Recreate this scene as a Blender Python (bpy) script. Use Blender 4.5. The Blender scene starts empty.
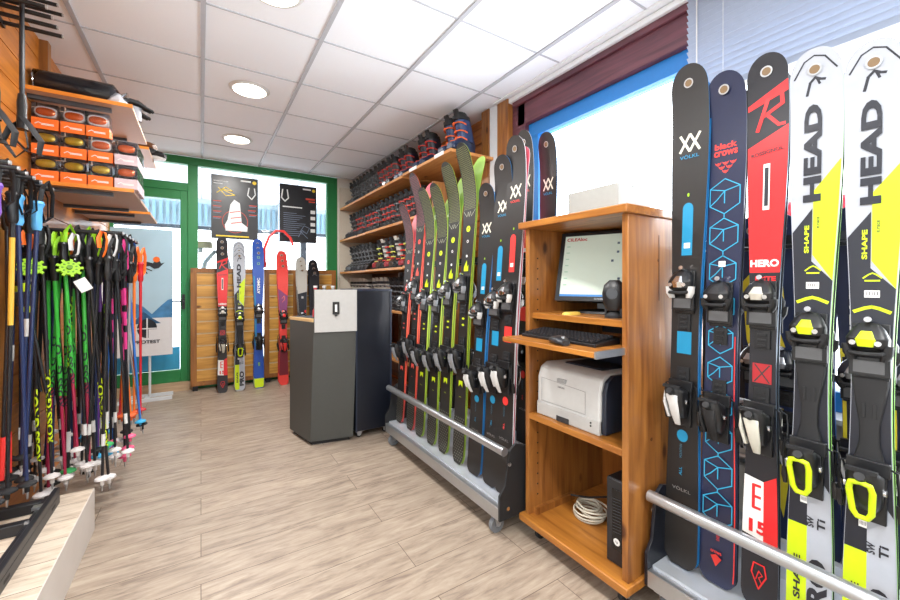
import bpy, bmesh, math, random
from mathutils import Vector, Matrix, Euler
random.seed(7)
PI = math.pi
S = bpy.context.scene
COL = S.collection
R = math.radians

# ---------------------------------------------------------------- materials
def lin(h):
    h = h.lstrip('#'); out = []
    for i in (0, 2, 4):
        c = int(h[i:i+2], 16) / 255
        out.append(c/12.92 if c <= .04045 else ((c+.055)/1.055)**2.4)
    return (*out, 1)
_m = {}
def mat(name, col='#808080', rough=.5, metal=0, var=.06, bump=0, scale=40, emit=0, coat=0):
    if name in _m: return _m[name]
    m = bpy.data.materials.new(name); m.use_nodes = True
    nt = m.node_tree; b = nt.nodes['Principled BSDF']
    tc = nt.nodes.new('ShaderNodeTexCoord'); no = nt.nodes.new('ShaderNodeTexNoise')
    no.inputs['Scale'].default_value = scale; no.inputs['Detail'].default_value = 3
    nt.links.new(tc.outputs['Object'], no.inputs['Vector'])
    mx = nt.nodes.new('ShaderNodeMixRGB'); c = lin(col)
    mx.inputs[1].default_value = tuple(max(0, x*(1-var)) for x in c[:3]) + (1,)
    mx.inputs[2].default_value = tuple(min(1, x*(1+var)) for x in c[:3]) + (1,)
    nt.links.new(no.outputs['Fac'], mx.inputs[0]); nt.links.new(mx.outputs[0], b.inputs['Base Color'])
    b.inputs['Roughness'].default_value = rough; b.inputs['Metallic'].default_value = metal
    if coat: b.inputs['Coat Weight'].default_value = coat
    if bump:
        bp = nt.nodes.new('ShaderNodeBump'); bp.inputs['Strength'].default_value = bump
        bp.inputs['Distance'].default_value = .005
        nt.links.new(no.outputs['Fac'], bp.inputs['Height']); nt.links.new(bp.outputs[0], b.inputs['Normal'])
    if emit:
        b.inputs['Emission Color'].default_value = c; b.inputs['Emission Strength'].default_value = emit
    _m[name] = m; return m

def wood(name, c1, c2, axis='Z', rough=.35, sc=1.0, knots=True):
    if name in _m: return _m[name]
    m = bpy.data.materials.new(name); m.use_nodes = True
    nt = m.node_tree; N = nt.nodes; Lk = nt.links; b = N['Principled BSDF']
    tc = N.new('ShaderNodeTexCoord'); mp = N.new('ShaderNodeMapping')
    s = {'X': (1.2, 14, 14), 'Y': (14, 1.2, 14), 'Z': (14, 14, 1.2)}[axis]
    mp.inputs['Scale'].default_value = tuple(v*sc for v in s)
    Lk.new(tc.outputs['Object'], mp.inputs['Vector'])
    n = N.new('ShaderNodeTexNoise'); n.inputs['Scale'].default_value = 2.2; n.inputs['Detail'].default_value = 6
    n.inputs['Distortion'].default_value = .6; Lk.new(mp.outputs[0], n.inputs['Vector'])
    r = N.new('ShaderNodeValToRGB'); r.color_ramp.elements[0].position = .3; r.color_ramp.elements[1].position = .68
    r.color_ramp.elements[0].color = lin(c1); r.color_ramp.elements[1].color = lin(c2)
    Lk.new(n.outputs['Fac'], r.inputs[0]); out = r.outputs[0]
    if knots:
        v = N.new('ShaderNodeTexVoronoi'); v.inputs['Scale'].default_value = 7
        mp2 = N.new('ShaderNodeMapping'); mp2.inputs['Scale'].default_value = {'X': (.5, 1, 1), 'Y': (1, .5, 1), 'Z': (1, 1, .5)}[axis]
        Lk.new(tc.outputs['Object'], mp2.inputs['Vector']); Lk.new(mp2.outputs[0], v.inputs['Vector'])
        r2 = N.new('ShaderNodeValToRGB'); r2.color_ramp.elements[0].position = .06; r2.color_ramp.elements[1].position = .14
        r2.color_ramp.elements[0].color = lin('#6e3d16'); r2.color_ramp.elements[1].color = (1, 1, 1, 1)
        Lk.new(v.outputs['Distance'], r2.inputs[0])
        mm = N.new('ShaderNodeMixRGB'); mm.blend_type = 'MULTIPLY'; mm.inputs[0].default_value = .9
        Lk.new(out, mm.inputs[1]); Lk.new(r2.outputs[0], mm.inputs[2]); out = mm.outputs[0]
    Lk.new(out, b.inputs['Base Color']); b.inputs['Roughness'].default_value = rough
    b.inputs['Coat Weight'].default_value = .15
    _m[name] = m; return m

def plank_floor(name, c_lo, c_mid, c_hi, pw=.19, pl=1.25):
    m = bpy.data.materials.new(name); m.use_nodes = True
    nt = m.node_tree; N = nt.nodes; Lk = nt.links; b = N['Principled BSDF']
    tc = N.new('ShaderNodeTexCoord')
    br = N.new('ShaderNodeTexBrick'); br.offset = .37; br.offset_frequency = 2
    br.inputs['Scale'].default_value = 1; br.inputs['Brick Width'].default_value = pl
    br.inputs['Row Height'].default_value = pw; br.inputs['Mortar Size'].default_value = .0016
    br.inputs['Mortar Smooth'].default_value = .3
    br.inputs['Color1'].default_value = (.35, .35, .35, 1); br.inputs['Color2'].default_value = (.65, .65, .65, 1)
    br.inputs['Mortar'].default_value = (0, 0, 0, 1)
    Lk.new(tc.outputs['Object'], br.inputs['Vector'])
    mp = N.new('ShaderNodeMapping'); mp.inputs['Scale'].default_value = (3.6, 22, 1)
    Lk.new(tc.outputs['Object'], mp.inputs['Vector'])
    ad = N.new('ShaderNodeVectorMath'); ad.operation = 'ADD'
    Lk.new(mp.outputs[0], ad.inputs[0]); sc = N.new('ShaderNodeVectorMath'); sc.operation = 'SCALE'; sc.inputs['Scale'].default_value = 9
    Lk.new(br.outputs['Color'], sc.inputs[0]); Lk.new(sc.outputs[0], ad.inputs[1])
    n = N.new('ShaderNodeTexNoise'); n.inputs['Scale'].default_value = 1.5; n.inputs['Detail'].default_value = 9; n.inputs['Roughness'].default_value = .68
    n.inputs['Distortion'].default_value = .5
    Lk.new(ad.outputs[0], n.inputs['Vector'])
    r = N.new('ShaderNodeValToRGB'); e = r.color_ramp.elements
    e[0].position = .33; e[0].color = lin(c_lo); e[1].position = .66; e[1].color = lin(c_hi)
    x = r.color_ramp.elements.new(.49); x.color = lin(c_mid)
    Lk.new(n.outputs['Fac'], r.inputs[0])
    mx = N.new('ShaderNodeMixRGB'); mx.blend_type = 'MIX'
    Lk.new(br.outputs['Fac'], mx.inputs[0]); Lk.new(r.outputs[0], mx.inputs[1]); mx.inputs[2].default_value = lin('#5d4c40')
    hv = N.new('ShaderNodeHueSaturation'); Lk.new(mx.outputs[0], hv.inputs['Color'])
    mr = N.new('ShaderNodeMapRange'); mr.inputs[1].default_value = 0; mr.inputs[2].default_value = 1; mr.inputs[3].default_value = .82; mr.inputs[4].default_value = 1.15
    Lk.new(br.outputs['Color'], mr.inputs[0]); Lk.new(mr.outputs[0], hv.inputs['Value'])
    Lk.new(hv.outputs[0], b.inputs['Base Color']); b.inputs['Roughness'].default_value = .42
    return m

def glass_mat(name, tint='#ffffff', gloss=.08):
    if name in _m: return _m[name]
    m = bpy.data.materials.new(name); m.use_nodes = True; nt = m.node_tree; nt.nodes.clear()
    o = nt.nodes.new('ShaderNodeOutputMaterial'); t = nt.nodes.new('ShaderNodeBsdfTransparent'); g = nt.nodes.new('ShaderNodeBsdfGlossy')
    t.inputs[0].default_value = lin(tint); g.inputs['Roughness'].default_value = .03
    x = nt.nodes.new('ShaderNodeMixShader'); f = nt.nodes.new('ShaderNodeFresnel'); f.inputs[0].default_value = 1.35
    ml = nt.nodes.new('ShaderNodeMath'); ml.operation = 'MULTIPLY'; ml.inputs[1].default_value = gloss*10
    nt.links.new(f.outputs[0], ml.inputs[0]); nt.links.new(ml.outputs[0], x.inputs[0])
    nt.links.new(t.outputs[0], x.inputs[1]); nt.links.new(g.outputs[0], x.inputs[2]); nt.links.new(x.outputs[0], o.inputs[0])
    _m[name] = m; return m

PINE = wood('pine_varnish', '#74431c', '#a56d34', 'Z')
PINEY = wood('pine_board_long', '#87501d', '#b67832', 'Y')
PINEX = wood('pine_slat', '#b07a30', '#dba652', 'X')
BLK = mat('black_plastic', '#141518', .38)
BLKM = mat('black_matte', '#17181b', .65)
NAVY = mat('navy_lacquer', '#11151f', .35)
WHT = mat('white_plastic', '#cfcfce', .4)
SILV = mat('brushed_steel', '#b9bcc0', .32, .85, .05)
CHR = mat('chrome', '#d5d7da', .15, 1)
GALV = mat('galvanised_sheet', '#ccd2da', .34, .5, .12, scale=9)
RUB = mat('rubber', '#1c1c1d', .8)
YEL = mat('fluo_yellow', '#c4de0c', .45)
RED = mat('signal_red', '#e23532', .4)
ORG = mat('orange_card', '#f2701e', .5)
GRN = mat('frame_green', '#1f7a40', .45)
LIME = mat('lime', '#98cf22', .4)
CYA = mat('cyan', '#1a86b2', .4)

# ---------------------------------------------------------------- mesh builder
class MB:
    def __init__(s): s.v = []; s.f = []; s.mi = []
    def add(s, vs, fs, mi=0, M=None):
        n = len(s.v)
        for p in vs:
            p = Vector(p)
            if M is not None: p = M @ p
            s.v.append(p)
        for f in fs: s.f.append([i+n for i in f]); s.mi.append(mi)
        return s
    def box(s, c, d, rot=None, mi=0, taper=1):
        x, y, z = d[0]/2, d[1]/2, d[2]/2; t = taper
        vs = [(-x, -y, -z), (x, -y, -z), (x, y, -z), (-x, y, -z), (-x*t, -y*t, z), (x*t, -y*t, z), (x*t, y*t, z), (-x*t, y*t, z)]
        M = Matrix.Translation(c)
        if rot: M = M @ Euler(rot).to_matrix().to_4x4()
        return s.add(vs, [(0,3,2,1), (4,5,6,7), (0,1,5,4), (1,2,6,5), (2,3,7,6), (3,0,4,7)], mi, M)
    def b2(s, a, b, mi=0):
        return s.box([(a[i]+b[i])/2 for i in range(3)], [abs(b[i]-a[i]) for i in range(3)], None, mi)
    def cyl(s, p, q, r0, r1=None, n=12, mi=0):
        r1 = r0 if r1 is None else r1
        p = Vector(p); q = Vector(q); d = (q-p).normalized()
        u = d.orthogonal().normalized(); w = d.cross(u)
        vs = []
        for c, r in ((p, r0), (q, r1)):
            for i in range(n):
                a = 2*PI*i/n; vs.append(c + u*math.cos(a)*r + w*math.sin(a)*r)
        fs = [(i, (i+1) % n, n+(i+1) % n, n+i) for i in range(n)] + [tuple(range(n))[::-1], tuple(range(n, 2*n))]
        return s.add(vs, fs, mi)
    def tube(s, pts, r, n=8, mi=0, flat=1):
        pts = [Vector(p) for p in pts]; vs = []; prev = None; m = len(pts)
        for k, p in enumerate(pts):
            d = (pts[min(k+1, m-1)] - pts[max(k-1, 0)]).normalized()
            if prev is None: u = d.orthogonal().normalized()
            else:
                u = prev - d*prev.dot(d)
                u = u.normalized() if u.length > 1e-6 else d.orthogonal().normalized()
            prev = u; w = d.cross(u); rr = r[k] if isinstance(r, (list, tuple)) else r
            for i in range(n):
                a = 2*PI*i/n; vs.append(p + u*math.cos(a)*rr + w*math.sin(a)*rr*flat)
        fs = [(k*n+i, k*n+(i+1) % n, (k+1)*n+(i+1) % n, (k+1)*n+i) for k in range(m-1) for i in range(n)]
        fs += [tuple(range(n))[::-1], tuple(range((m-1)*n, m*n))]
        return s.add(vs, fs, mi)
    def loft(s, secs, ax='z', n=16, pw=2.6, mi=0, M=None):
        """secs: (pos, c1, c2, r1, r2) super-elliptic sections stacked along ax"""
        vs = []
        for (z, a0, b0, ra, rb) in secs:
            for i in range(n):
                t = 2*PI*i/n; c, q = math.cos(t), math.sin(t)
                a = a0 + ra*math.copysign(abs(c)**(2/pw), c); b = b0 + rb*math.copysign(abs(q)**(2/pw), q)
                vs.append((a, b, z) if ax == 'z' else ((a, z, b) if ax == 'y' else (z, a, b)))
        m = len(secs)
        fs = [(k*n+i, k*n+(i+1) % n, (k+1)*n+(i+1) % n, (k+1)*n+i) for k in range(m-1) for i in range(n)]
        fs += [tuple(range(n))[::-1], tuple(range((m-1)*n, m*n))]
        return s.add(vs, fs, mi, M)
    def prism(s, pts, ax, a, b, mi=0):
        """outline pts in the plane normal to ax, from a to b"""
        n = len(pts)
        def P(p, h): return {'x': (h, p[0], p[1]), 'y': (p[0], h, p[1]), 'z': (p[0], p[1], h)}[ax]
        vs = [P(p, a) for p in pts] + [P(p, b) for p in pts]
        fs = [(i, (i+1) % n, n+(i+1) % n, n+i) for i in range(n)] + [tuple(range(n))[::-1], tuple(range(n, 2*n))]
        return s.add(vs, fs, mi)
    def build(s, name, mats, parent=None, bevel=0, smooth=35, loc=None):
        me = bpy.data.meshes.new(name)
        me.from_pydata([tuple(v) for v in s.v], [], s.f); me.update()
        if not isinstance(mats, (list, tuple)): mats = [mats]
        for m in mats: me.materials.append(m)
        me.polygons.foreach_set('material_index', s.mi)
        bm = bmesh.new(); bm.from_mesh(me); bmesh.ops.recalc_face_normals(bm, faces=bm.faces); bm.to_mesh(me); bm.free()
        if smooth:
            me.shade_smooth(); me.set_sharp_from_angle(angle=R(smooth))
        o = bpy.data.objects.new(name, me); COL.objects.link(o)
        if parent: o.parent = parent
        if loc: o.location = loc
        if bevel:
            b = o.modifiers.new('bevel', 'BEVEL'); b.width = bevel; b.segments = 2; b.limit_method = 'ANGLE'
        return o

def boxes(name, m, parent, lst, bevel=0):
    return [MB().b2(a, b).build(name, m, parent, bevel) for a, b in lst]
def thing(name, label, cat, loc=(0, 0, 0), rot=(0, 0, 0), group=None):
    o = bpy.data.objects.new(name, None); COL.objects.link(o)
    o.empty_display_size = .05
    o.location = loc; o.rotation_euler = rot; o['label'] = label; o['category'] = cat
    if group: o['group'] = group
    return o
def tag(o, label, cat, group=None):
    o['label'] = label; o['category'] = cat
    if group: o['group'] = group
    return o
def struct(mb, name, m, bevel=0):
    o = mb.build(name, m, None, bevel); o['kind'] = 'structure'; return o
def copy_tree(o, parent=None, only=None):
    c = o.copy(); COL.objects.link(c); c.parent = parent
    for ch in list(o.children):
        if only and not any(ch.name.startswith(k) for k in only): continue
        copy_tree(ch, c)
    return c
used = set()
def place(proto, loc, rot, label, group=None, scale=1, only=None, cat=None):
    if proto.name in used or only: o = copy_tree(proto, None, only)
    else: o = proto; used.add(proto.name)
    o.location = loc; o.rotation_euler = rot; o.scale = (scale,)*3 if not isinstance(scale, tuple) else scale
    o['label'] = label
    if cat: o['category'] = cat
    if group: o['group'] = group
    elif 'group' in o: del o['group']
    return o

_t = {}
def text2d(txt, bold=.0):
    k = (txt, bold)
    if k in _t: return _t[k]
    c = bpy.data.curves.new('t', 'FONT'); c.body = txt; c.offset = bold; c.resolution_u = 3
    o = bpy.data.objects.new('t', c); COL.objects.link(o)
    bpy.context.view_layer.update()
    me = bpy.data.meshes.new_from_object(o.evaluated_get(bpy.context.evaluated_depsgraph_get()))
    vs = [(v.co.x, v.co.y) for v in me.vertices]; fs = [tuple(p.vertices) for p in me.polygons]
    bpy.data.objects.remove(o); bpy.data.curves.remove(c); bpy.data.meshes.remove(me)
    x0 = min(v[0] for v in vs); x1 = max(v[0] for v in vs); y0 = min(v[1] for v in vs); y1 = max(v[1] for v in vs)
    vs = [((x-x0)/(x1-x0)-.5, (y-y0)/(y1-y0)-.5) for x, y in vs]
    _t[k] = (vs, fs); return _t[k]

# flat graphics on any surface described by a function f(a, b, h) -> 3D point
class Deco:
    def __init__(s, f, root): s.f = f; s.root = root; s.L = {}; s.n = 0
    def _mb(s, name, m):
        k = (name, m.name)
        if k not in s.L: s.L[k] = (MB(), m)
        return s.L[k][0]
    def h(s): s.n += 1; return .0005 + .00012*s.n
    def quad(s, name, m, c, n=10, rel=None):
        h = s.h(); mb = s._mb(name, m); vs = []
        for i in range(n+1):
            u = i/n
            for j in range(2):
                a = c[0+j*1] if False else None
                p, q = (c[0], c[3]) if j == 0 else (c[1], c[2])
                x = p[0]*(1-u)+q[0]*u; y = p[1]*(1-u)+q[1]*u
                if rel: x *= rel(y)
                vs.append(s.f(x, y, h))
        mb.add(vs, [(2*i, 2*i+1, 2*i+3, 2*i+2) for i in range(n)])
    def rect(s, name, m, x0, y0, x1, y1, rel=None, n=10):
        s.quad(name, m, [(x0, y0), (x1, y0), (x1, y1), (x0, y1)], n, rel)
    def poly(s, name, m, pts):
        h = s.h(); s._mb(name, m).add([s.f(x, y, h) for x, y in pts], [tuple(range(len(pts)))])
    def disc(s, name, m, x, y, r, ry=None, n=20):
        ry = ry or r
        s.poly(name, m, [(x+r*math.cos(2*PI*i/n), y+ry*math.sin(2*PI*i/n)) for i in range(n)])
    def line(s, name, m, pts, w, closed=False):
        h = s.h(); mb = s._mb(name, m)
        if closed: pts = list(pts)+[pts[0]]
        for (a, b) in zip(pts[:-1], pts[1:]):
            d = Vector((b[0]-a[0], b[1]-a[1])); l = d.length
            if l < 1e-6: continue
            d /= l; e = Vector((-d.y, d.x))*w/2; d = d*w*.3
            q = [(a[0]-d.x-e.x, a[1]-d.y-e.y), (b[0]+d.x-e.x, b[1]+d.y-e.y), (b[0]+d.x+e.x, b[1]+d.y+e.y), (a[0]-d.x+e.x, a[1]-d.y+e.y)]
            mb.add([s.f(x, y, h) for x, y in q], [(0, 1, 2, 3)])
    def text(s, name, m, txt, x, y, w, h, rot=0, bold=.0):
        """w = reading length, h = letter height, rot in degrees"""
        vs, fs = text2d(txt, bold); hh = s.h()+.0014; c, q = math.cos(R(rot)), math.sin(R(rot))
        P = [(x + a*w*c - b*h*q, y + a*w*q + b*h*c) for a, b in vs]
        s._mb(name, m).add([s.f(a, b, hh) for a, b in P], fs)
    def done(s):
        for (name, _), (mb, m) in s.L.items(): mb.build(name, m, s.root, smooth=0)

# ---------------------------------------------------------------- the room
ZC = 2.69
FL = plank_floor('grey_oak_planks', '#7e6f63', '#9d8d7d', '#b0a190')
struct(MB().b2((-2.6, -3, -.05), (2.2, 5.62, 0)), 'floor', FL)
tile = mat('ceiling_tile', '#f1f5fc', .9, var=.03, bump=.2, scale=220)
struct(MB().b2((-2.6, -3, ZC), (2.2, 5.45, ZC+.05)), 'ceiling', tile)
g = MB()
gm = mat('ceiling_grid', '#b4b7bf', .5)
for i in range(-5, 4):
    x = .61+.6*i
    if -2.6 < x < 2.1: g.b2((x-.012, -3, ZC-.008), (x+.012, 5.44, ZC+.002))
struct(g, 'trim_1', gm)
g = MB()
for i in range(-9, 6):
    y = 2.41+.6*i; g.b2((-2.6, y-.005, ZC-.005), (2.1, y+.005, ZC+.002))
struct(g, 'trim_2', gm)

PANEL = wood('left_panel_wood', '#a85f1a', '#cf812e', 'Y', .4)
w = MB(); z = 0
while z < ZC-.01:
    z1 = min(z+.145, ZC); w.b2((-.90, 2.02, z), (-.82, 5.45, z1)); w.b2((-.90, 2.02, z1-.003), (-.828, 5.45, z1+.008)) if z1 < ZC-.02 else None; z = z1+.006
struct(w, 'wall_left', PANEL)
wc = mat('wall_paint', '#d6d2ca', .8)
w = MB(); w.b2((-2.68, -3, 0), (-2.6, 2.1, .9)); w.b2((-2.68, -3, 2.3), (-2.6, 2.1, ZC)); w.b2((-2.6, 2.02, 0), (-.9, 2.1, ZC))
w.b2((-2.68, -3, .9), (-2.6, -1.6, 2.3)); w.b2((-2.68, .8, .9), (-2.6, 2.1, 2.3))  # opening between these pieces is added out of view to let sky light in
struct(w, 'wall_front', wc)
w = MB(); w.b2((-2.68, -3.08, 0), (2.3, -3, ZC))
struct(w, 'wall_rear', wc)
# right wall: boarded wood beyond y=2.3, window before it
RW = wood('right_board_wood', '#8c4f20', '#b8722f', 'Y', .45)
w = MB(); z = 0
while z < ZC-.01:
    z1 = min(z+.13, ZC); w.b2((2.12, 2.30, z), (2.22, 5.45, z1)); z = z1+.008
w.b2((2.15, 2.30, 0), (2.22, 5.45, ZC))
struct(w, 'wall_right', RW)
w = MB(); w.b2((2.12, -3, 0), (2.22, 2.30, .72)); w.b2((2.12, -3, .72), (2.22, -2.2, ZC))
struct(w, 'wall_right_low', wc)
struct(MB().b2((2.03, 2.60, 0), (2.12, 2.70, ZC)), 'trim_3', PINE, .003)
struct(MB().b2((2.04, 2.49, 0), (2.12, 2.60, ZC)), 'trim_4', mat('pillar_white', '#dde0e2', .6), .003)
struct(MB().b2((2.03, 2.36, 0), (2.12, 2.49, ZC)), 'trim_5', PINE, .003)
plum = wood('plum_beam', '#4a2430', '#6b3a44', 'Y', .5, knots=False)
wb = MB(); wb.b2((2.08, -2.2, 2.44), (2.20, 2.30, 2.63)); wb.b2((2.06, -2.2, 2.60), (2.12, 2.34, 2.64)); wb.b2((2.08, 2.22, .72), (2.20, 2.36, 2.63))
struct(wb, 'trim_6', plum, .004)
wb = MB(); wb.b2((2.04, -2.2, 2.64), (2.10, 2.5, 2.672)); wb.b2((2.0, -2.2, 2.676), (2.05, 2.5, ZC))
struct(wb, 'trim_7', mat('white_trim', '#e6e8ea', .5))
BLU = mat('frame_sky_reflection', '#1a74bc', .4)  # blue puts the sky's reflection into the frame colour
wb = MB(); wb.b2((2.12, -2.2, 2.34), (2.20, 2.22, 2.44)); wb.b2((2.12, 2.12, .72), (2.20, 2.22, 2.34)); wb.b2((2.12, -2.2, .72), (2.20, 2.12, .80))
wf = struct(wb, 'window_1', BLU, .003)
gp = MB().b2((2.155, -2.2, .8), (2.161, 2.12, 2.34)).build('pane', glass_mat('clear_glass'), wf)
struct(MB().b2((2.0, -2.2, .70), (2.12, 2.30, .72)), 'trim_8', mat('sill_white', '#d8dcdf', .4))
# ground outside
og = mat('pavement', '#e8eaee', .9)
struct(MB().b2((2.24, -8, -.2), (9, 14, -.12)), 'trim_9', og)
struct(MB().b2((-6, 5.63, -.12), (2.24, 14, -.05)), 'trim_10', og)

# ---- back wall: green framed glazing and door
y0, y1 = 5.45, 5.53
f = MB()
f.b2((-.13, y0, 0), (-.03, y1, 2.60)); f.b2((-1.0, y0, 2.60), (1.60, y1, ZC)); f.b2((1.46, y0, 0), (1.60, y1, 2.60)); f.b2((-1.0, y0, 0), (-.855, y1, 2.6))
f.b2((-.86, y0, 2.29), (-.13, y1, 2.38)); f.b2((-.03, y0, 0), (1.46, y1, .30))
fr = struct(f, 'window_2', GRN, .003)
MB().b2((-.03, y0+.035, .30), (1.46, y0+.041, 2.6)).build('pane', glass_mat('clear_glass'), fr)
MB().b2((-.86, y0+.035, 2.38), (-.13, y0+.041, 2.6)).build('pane', glass_mat('clear_glass'), fr)
struct(MB().b2((1.60, y0, 0), (2.2, y1, ZC)), 'wall_back', wc)
struct(MB().b2((-1.0, 5.42, 0), (-.03, 5.62, .10)), 'baseboard_back', wood('plinth_wood', '#a58a6c', '#c4a988', 'X', .5, knots=False))
d = MB()
d.b2((-.20, 5.46, .10), (-.13, 5.51, 2.29)); d.b2((-.855, 5.46, .10), (-.79, 5.51, 2.29)); d.b2((-.79, 5.46, 2.19), (-.20, 5.51, 2.29)); d.b2((-.79, 5.46, .10), (-.20, 5.51, .24))
dr = struct(d, 'door_1', GRN, .003)
MB().b2((-.79, 5.48, .24), (-.20, 5.486, 2.19)).build('pane', glass_mat('clear_glass'), dr)
h = MB(); h.b2((-.185, 5.445, .93), (-.155, 5.46, 1.1)); h.cyl((-.17, 5.45, 1.02), (-.17, 5.40, 1.02), .008); h.cyl((-.17, 5.405, 1.02), (-.30, 5.405, 1.02), .008)
h.build('door_handle', BLK, dr)
st = MB().b2((-.785, 5.470, .245), (-.205, 5.474, .50)).build('window_film', mat('film_teal', '#2f8fb4', .5, var=.3, scale=6), dr)
# outside passage seen through the glazing
pc = MB(); pc.b2((-3, 5.55, ZC), (4, 8.2, ZC+.05)); struct(pc, 'ceiling_passage', tile)
pg = MB()
for i in range(-5, 6):
    pg.b2((.61+.6*i-.01, 5.55, ZC-.008), (.61+.6*i+.01, 8.2, ZC))
for i in range(5): pg.b2((-3, 5.7+.6*i, ZC-.006), (4, 5.712+.6*i, ZC))
struct(pg, 'trim_11', gm)
sv = MB()
x = -2.2
while x < 2.9:
    sv.b2((x, 8.0, 2.22), (x+.045, 8.03, 2.60)); x += .09
tag(sv.build('striped_valance', mat('pale_blue_slat', '#8fb3c4', .6)), 'pale blue-grey striped valance hanging outside beyond the glazed front', 'valance')
pv = MB(); pv.b2((-3, 8.06, 2.20), (4, 8.10, 2.69)); struct(pv, 'trim_12', mat('valance_back', '#cfe0e8', .7))
for i, (px, pw, c) in enumerate(((1.62, .10, '#2a3038'), (1.22, .03, '#c8d2da'), (2.3, .12, '#54809a'))):
    struct(MB().b2((px, 7.9, -.05), (px+pw, 8.0, 2.69)), 'trim_%d' % (13+i), mat('post_%d' % i, c, .5))
struct(MB().b2((-3, 7.92, 2.14), (4, 7.97, 2.20)), 'trim_16', mat('dark_rail', '#3a444e', .5))

# ---- posters in the window
def flat_y(Y):      # graphics on a plane facing -Y
    return lambda x, z, h: (x, Y-h*2, z)
BLKP = mat('poster_black', '#15171c', .35)
def poster(x0, x1, z0, z1, label, kind):
    t = thing('poster', label, 'poster', ((x0+x1)/2, 5.42, z0))
    W = x1-x0; H = z1-z0
    MB().b2((-W/2, 0, 0), (W/2, .003, H)).build('sheet', BLKP, t)
    D = Deco(flat_y(0), t)
    wh = mat('ink_white', '#d9dcdc', .5); rd = mat('ink_red', '#c2402c', .5); ye = mat('ink_yellow', '#e6c832', .5); gy = mat('ink_grey', '#6e7a90', .5)
    D.disc('emblem', ye, W*.42, H*.93, W*.045)
    D.rect('text_line', wh, W*.12, H*.93, W*.34, H*.955)
    if kind == 0:
        D.line('ring', rd, [(.0*W+W*.27*math.cos(a*PI/12), H*.28+W*.27*math.sin(a*PI/12)) for a in range(25)], .006)
        D.poly('boot_picture', wh, [(-.2*W, .13*H), (.26*W, .13*H), (.27*W, .2*H), (.14*W, .27*H), (.1*W, .58*H), (-.02*W, .63*H), (-.1*W, .55*H), (-.16*W, .3*H), (-.22*W, .22*H)])
        for a, b in ((.0, .42), (.02, .33), (.03, .25)): D.line('buckle_picture', rd, [((a-.11)*W, b*H), ((a+.1)*W, (b+.03)*H)], .011)
        D.line('sketch', ye, [(-.38*W, .72*H), (-.2*W, .82*H), (-.05*W, .76*H), (-.3*W, .78*H), (0, .7*H), (-.2*W, .68*H), (-.35*W, .8*H)], .008)
        D.line('swirl', wh, [(.3*W, .84*H), (.27*W, .72*H), (.36*W, .66*H), (.44*W, .74*H), (.42*W, .84*H)], .012)
        for i in range(4): D.rect('text_line', wh, -.45*W, (.9+.02*(i % 2)-.02*i)*H*1.0, (-.15-.06*i)*W, (.907+.02*(i % 2)-.02*i)*H)
        for (a, b) in ((-.46, .5), (-.46, .42), (.28, .47), (.3, .4), (-.46, .33), (.3, .55), (-.46, .58)):
            D.rect('text_line', rd, a*W, b*H, (a+.17)*W, (b+.012)*H); D.rect('text_line', gy, a*W, (b-.02)*H, (a+.15)*W, (b-.01)*H)
        D.rect('text_line', ye, -.4*W, .035*H, .3*W, .055*H)
    else:
        D.line('swirl', wh, [(-.42*W, .9*H), (-.45*W, .76*H), (-.36*W, .7*H), (-.27*W, .76*H), (-.3*W, .9*H)], .014)
        D.rect('text_line', rd, .2*W, .76*H, .45*W, .79*H); D.rect('text_line', rd, .28*W, .72*H, .45*W, .74*H)
        D.rect('text_line', wh, -.42*W, .60*H, .1*W, .62*H)
        for i in range(12): D.rect('text_line', gy, -.4*W, (.5-.035*i)*H, (.05+.08*((i*7) % 4)-.1)*W, (.508-.035*i)*H)
        for i in range(4): D.rect('price_tag', wh, .33*W, (.52-.11*i)*H, .46*W, (.58-.11*i)*H)
        D.line('drawing', gy, [(.0*W, .1*H), (.1*W, .22*H), (.22*W, .16*H), (.3*W, .26*H), (.15*W, .3*H), (.05*W, .2*H), (.25*W, .08*H)], .007)
    D.done()
poster(.10, .60, 1.76, 2.52, 'black poster with a white ski boot inside a red ring hanging in the glazing', 0)
poster(.85, 1.31, 1.76, 2.51, 'black poster with text columns and price tags, hanging at the right of the glazing', 1)

# ---- banner in front of the door
t = thing('advertising_banner', 'pale blue advertising banner with a jumping skier and PROTEST logo, before the door', 'banner', (-.46, 5.22, 0))
MB().b2((-.32, -.01, .46), (.20, .01, 1.80)).build('print', mat('banner_sky', '#a9cbdc', .5, var=.12, scale=3), t)
D = Deco(flat_y(-.01), t)
D.rect('snow_field', mat('banner_white', '#d8dbde', .5), -.32, .46, .20, .86)
D.poly('mountain', mat('banner_mtn', '#3f7fb0', .5, var=.5, scale=14), [(-.32, .86), (.20, .86), (.20, 1.06), (.16, 1.05), (.10, .99), (.02, .9), (-.05, .98), (-.14, 1.03), (-.22, .97), (-.32, .98)])
D.poly('mountain_shade', mat('banner_mtn2', '#23567e', .5), [(-.2, .80), (.1, .80), (.02, .86), (-.05, .93), (-.1, .86)])
ik = mat('banner_ink', '#16202b', .5)
D.disc('logo', ik, -.02, .75, .085, .10, 28)
D.rect('logo', mat('banner_white', ''), -.12, .743, .08, .755); D.rect('logo_gap', mat('banner_white', ''), -.026, .65, -.014, .86)
D.rect('logo_gap', mat('banner_white', ''), -.008, .64, .08, .74)
D.text('lettering', ik, 'PROTEST', -.02, .61, .22, .035, bold=.03)
D.poly('skier', ik, [(-.10, 1.42), (-.04, 1.46), (.03, 1.44), (.07, 1.5), (.1, 1.44), (.13, 1.45), (.08, 1.39), (.04, 1.38), (.0, 1.41), (-.05, 1.40)])
D.line('skier', ik, [(-.16, 1.44), (.02, 1.36)], .01); D.line('skier', ik, [(-.12, 1.49), (-.02, 1.33)], .01)
D.disc('skier_vest', ORG, .06, 1.48, .03)
D.done()
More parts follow.
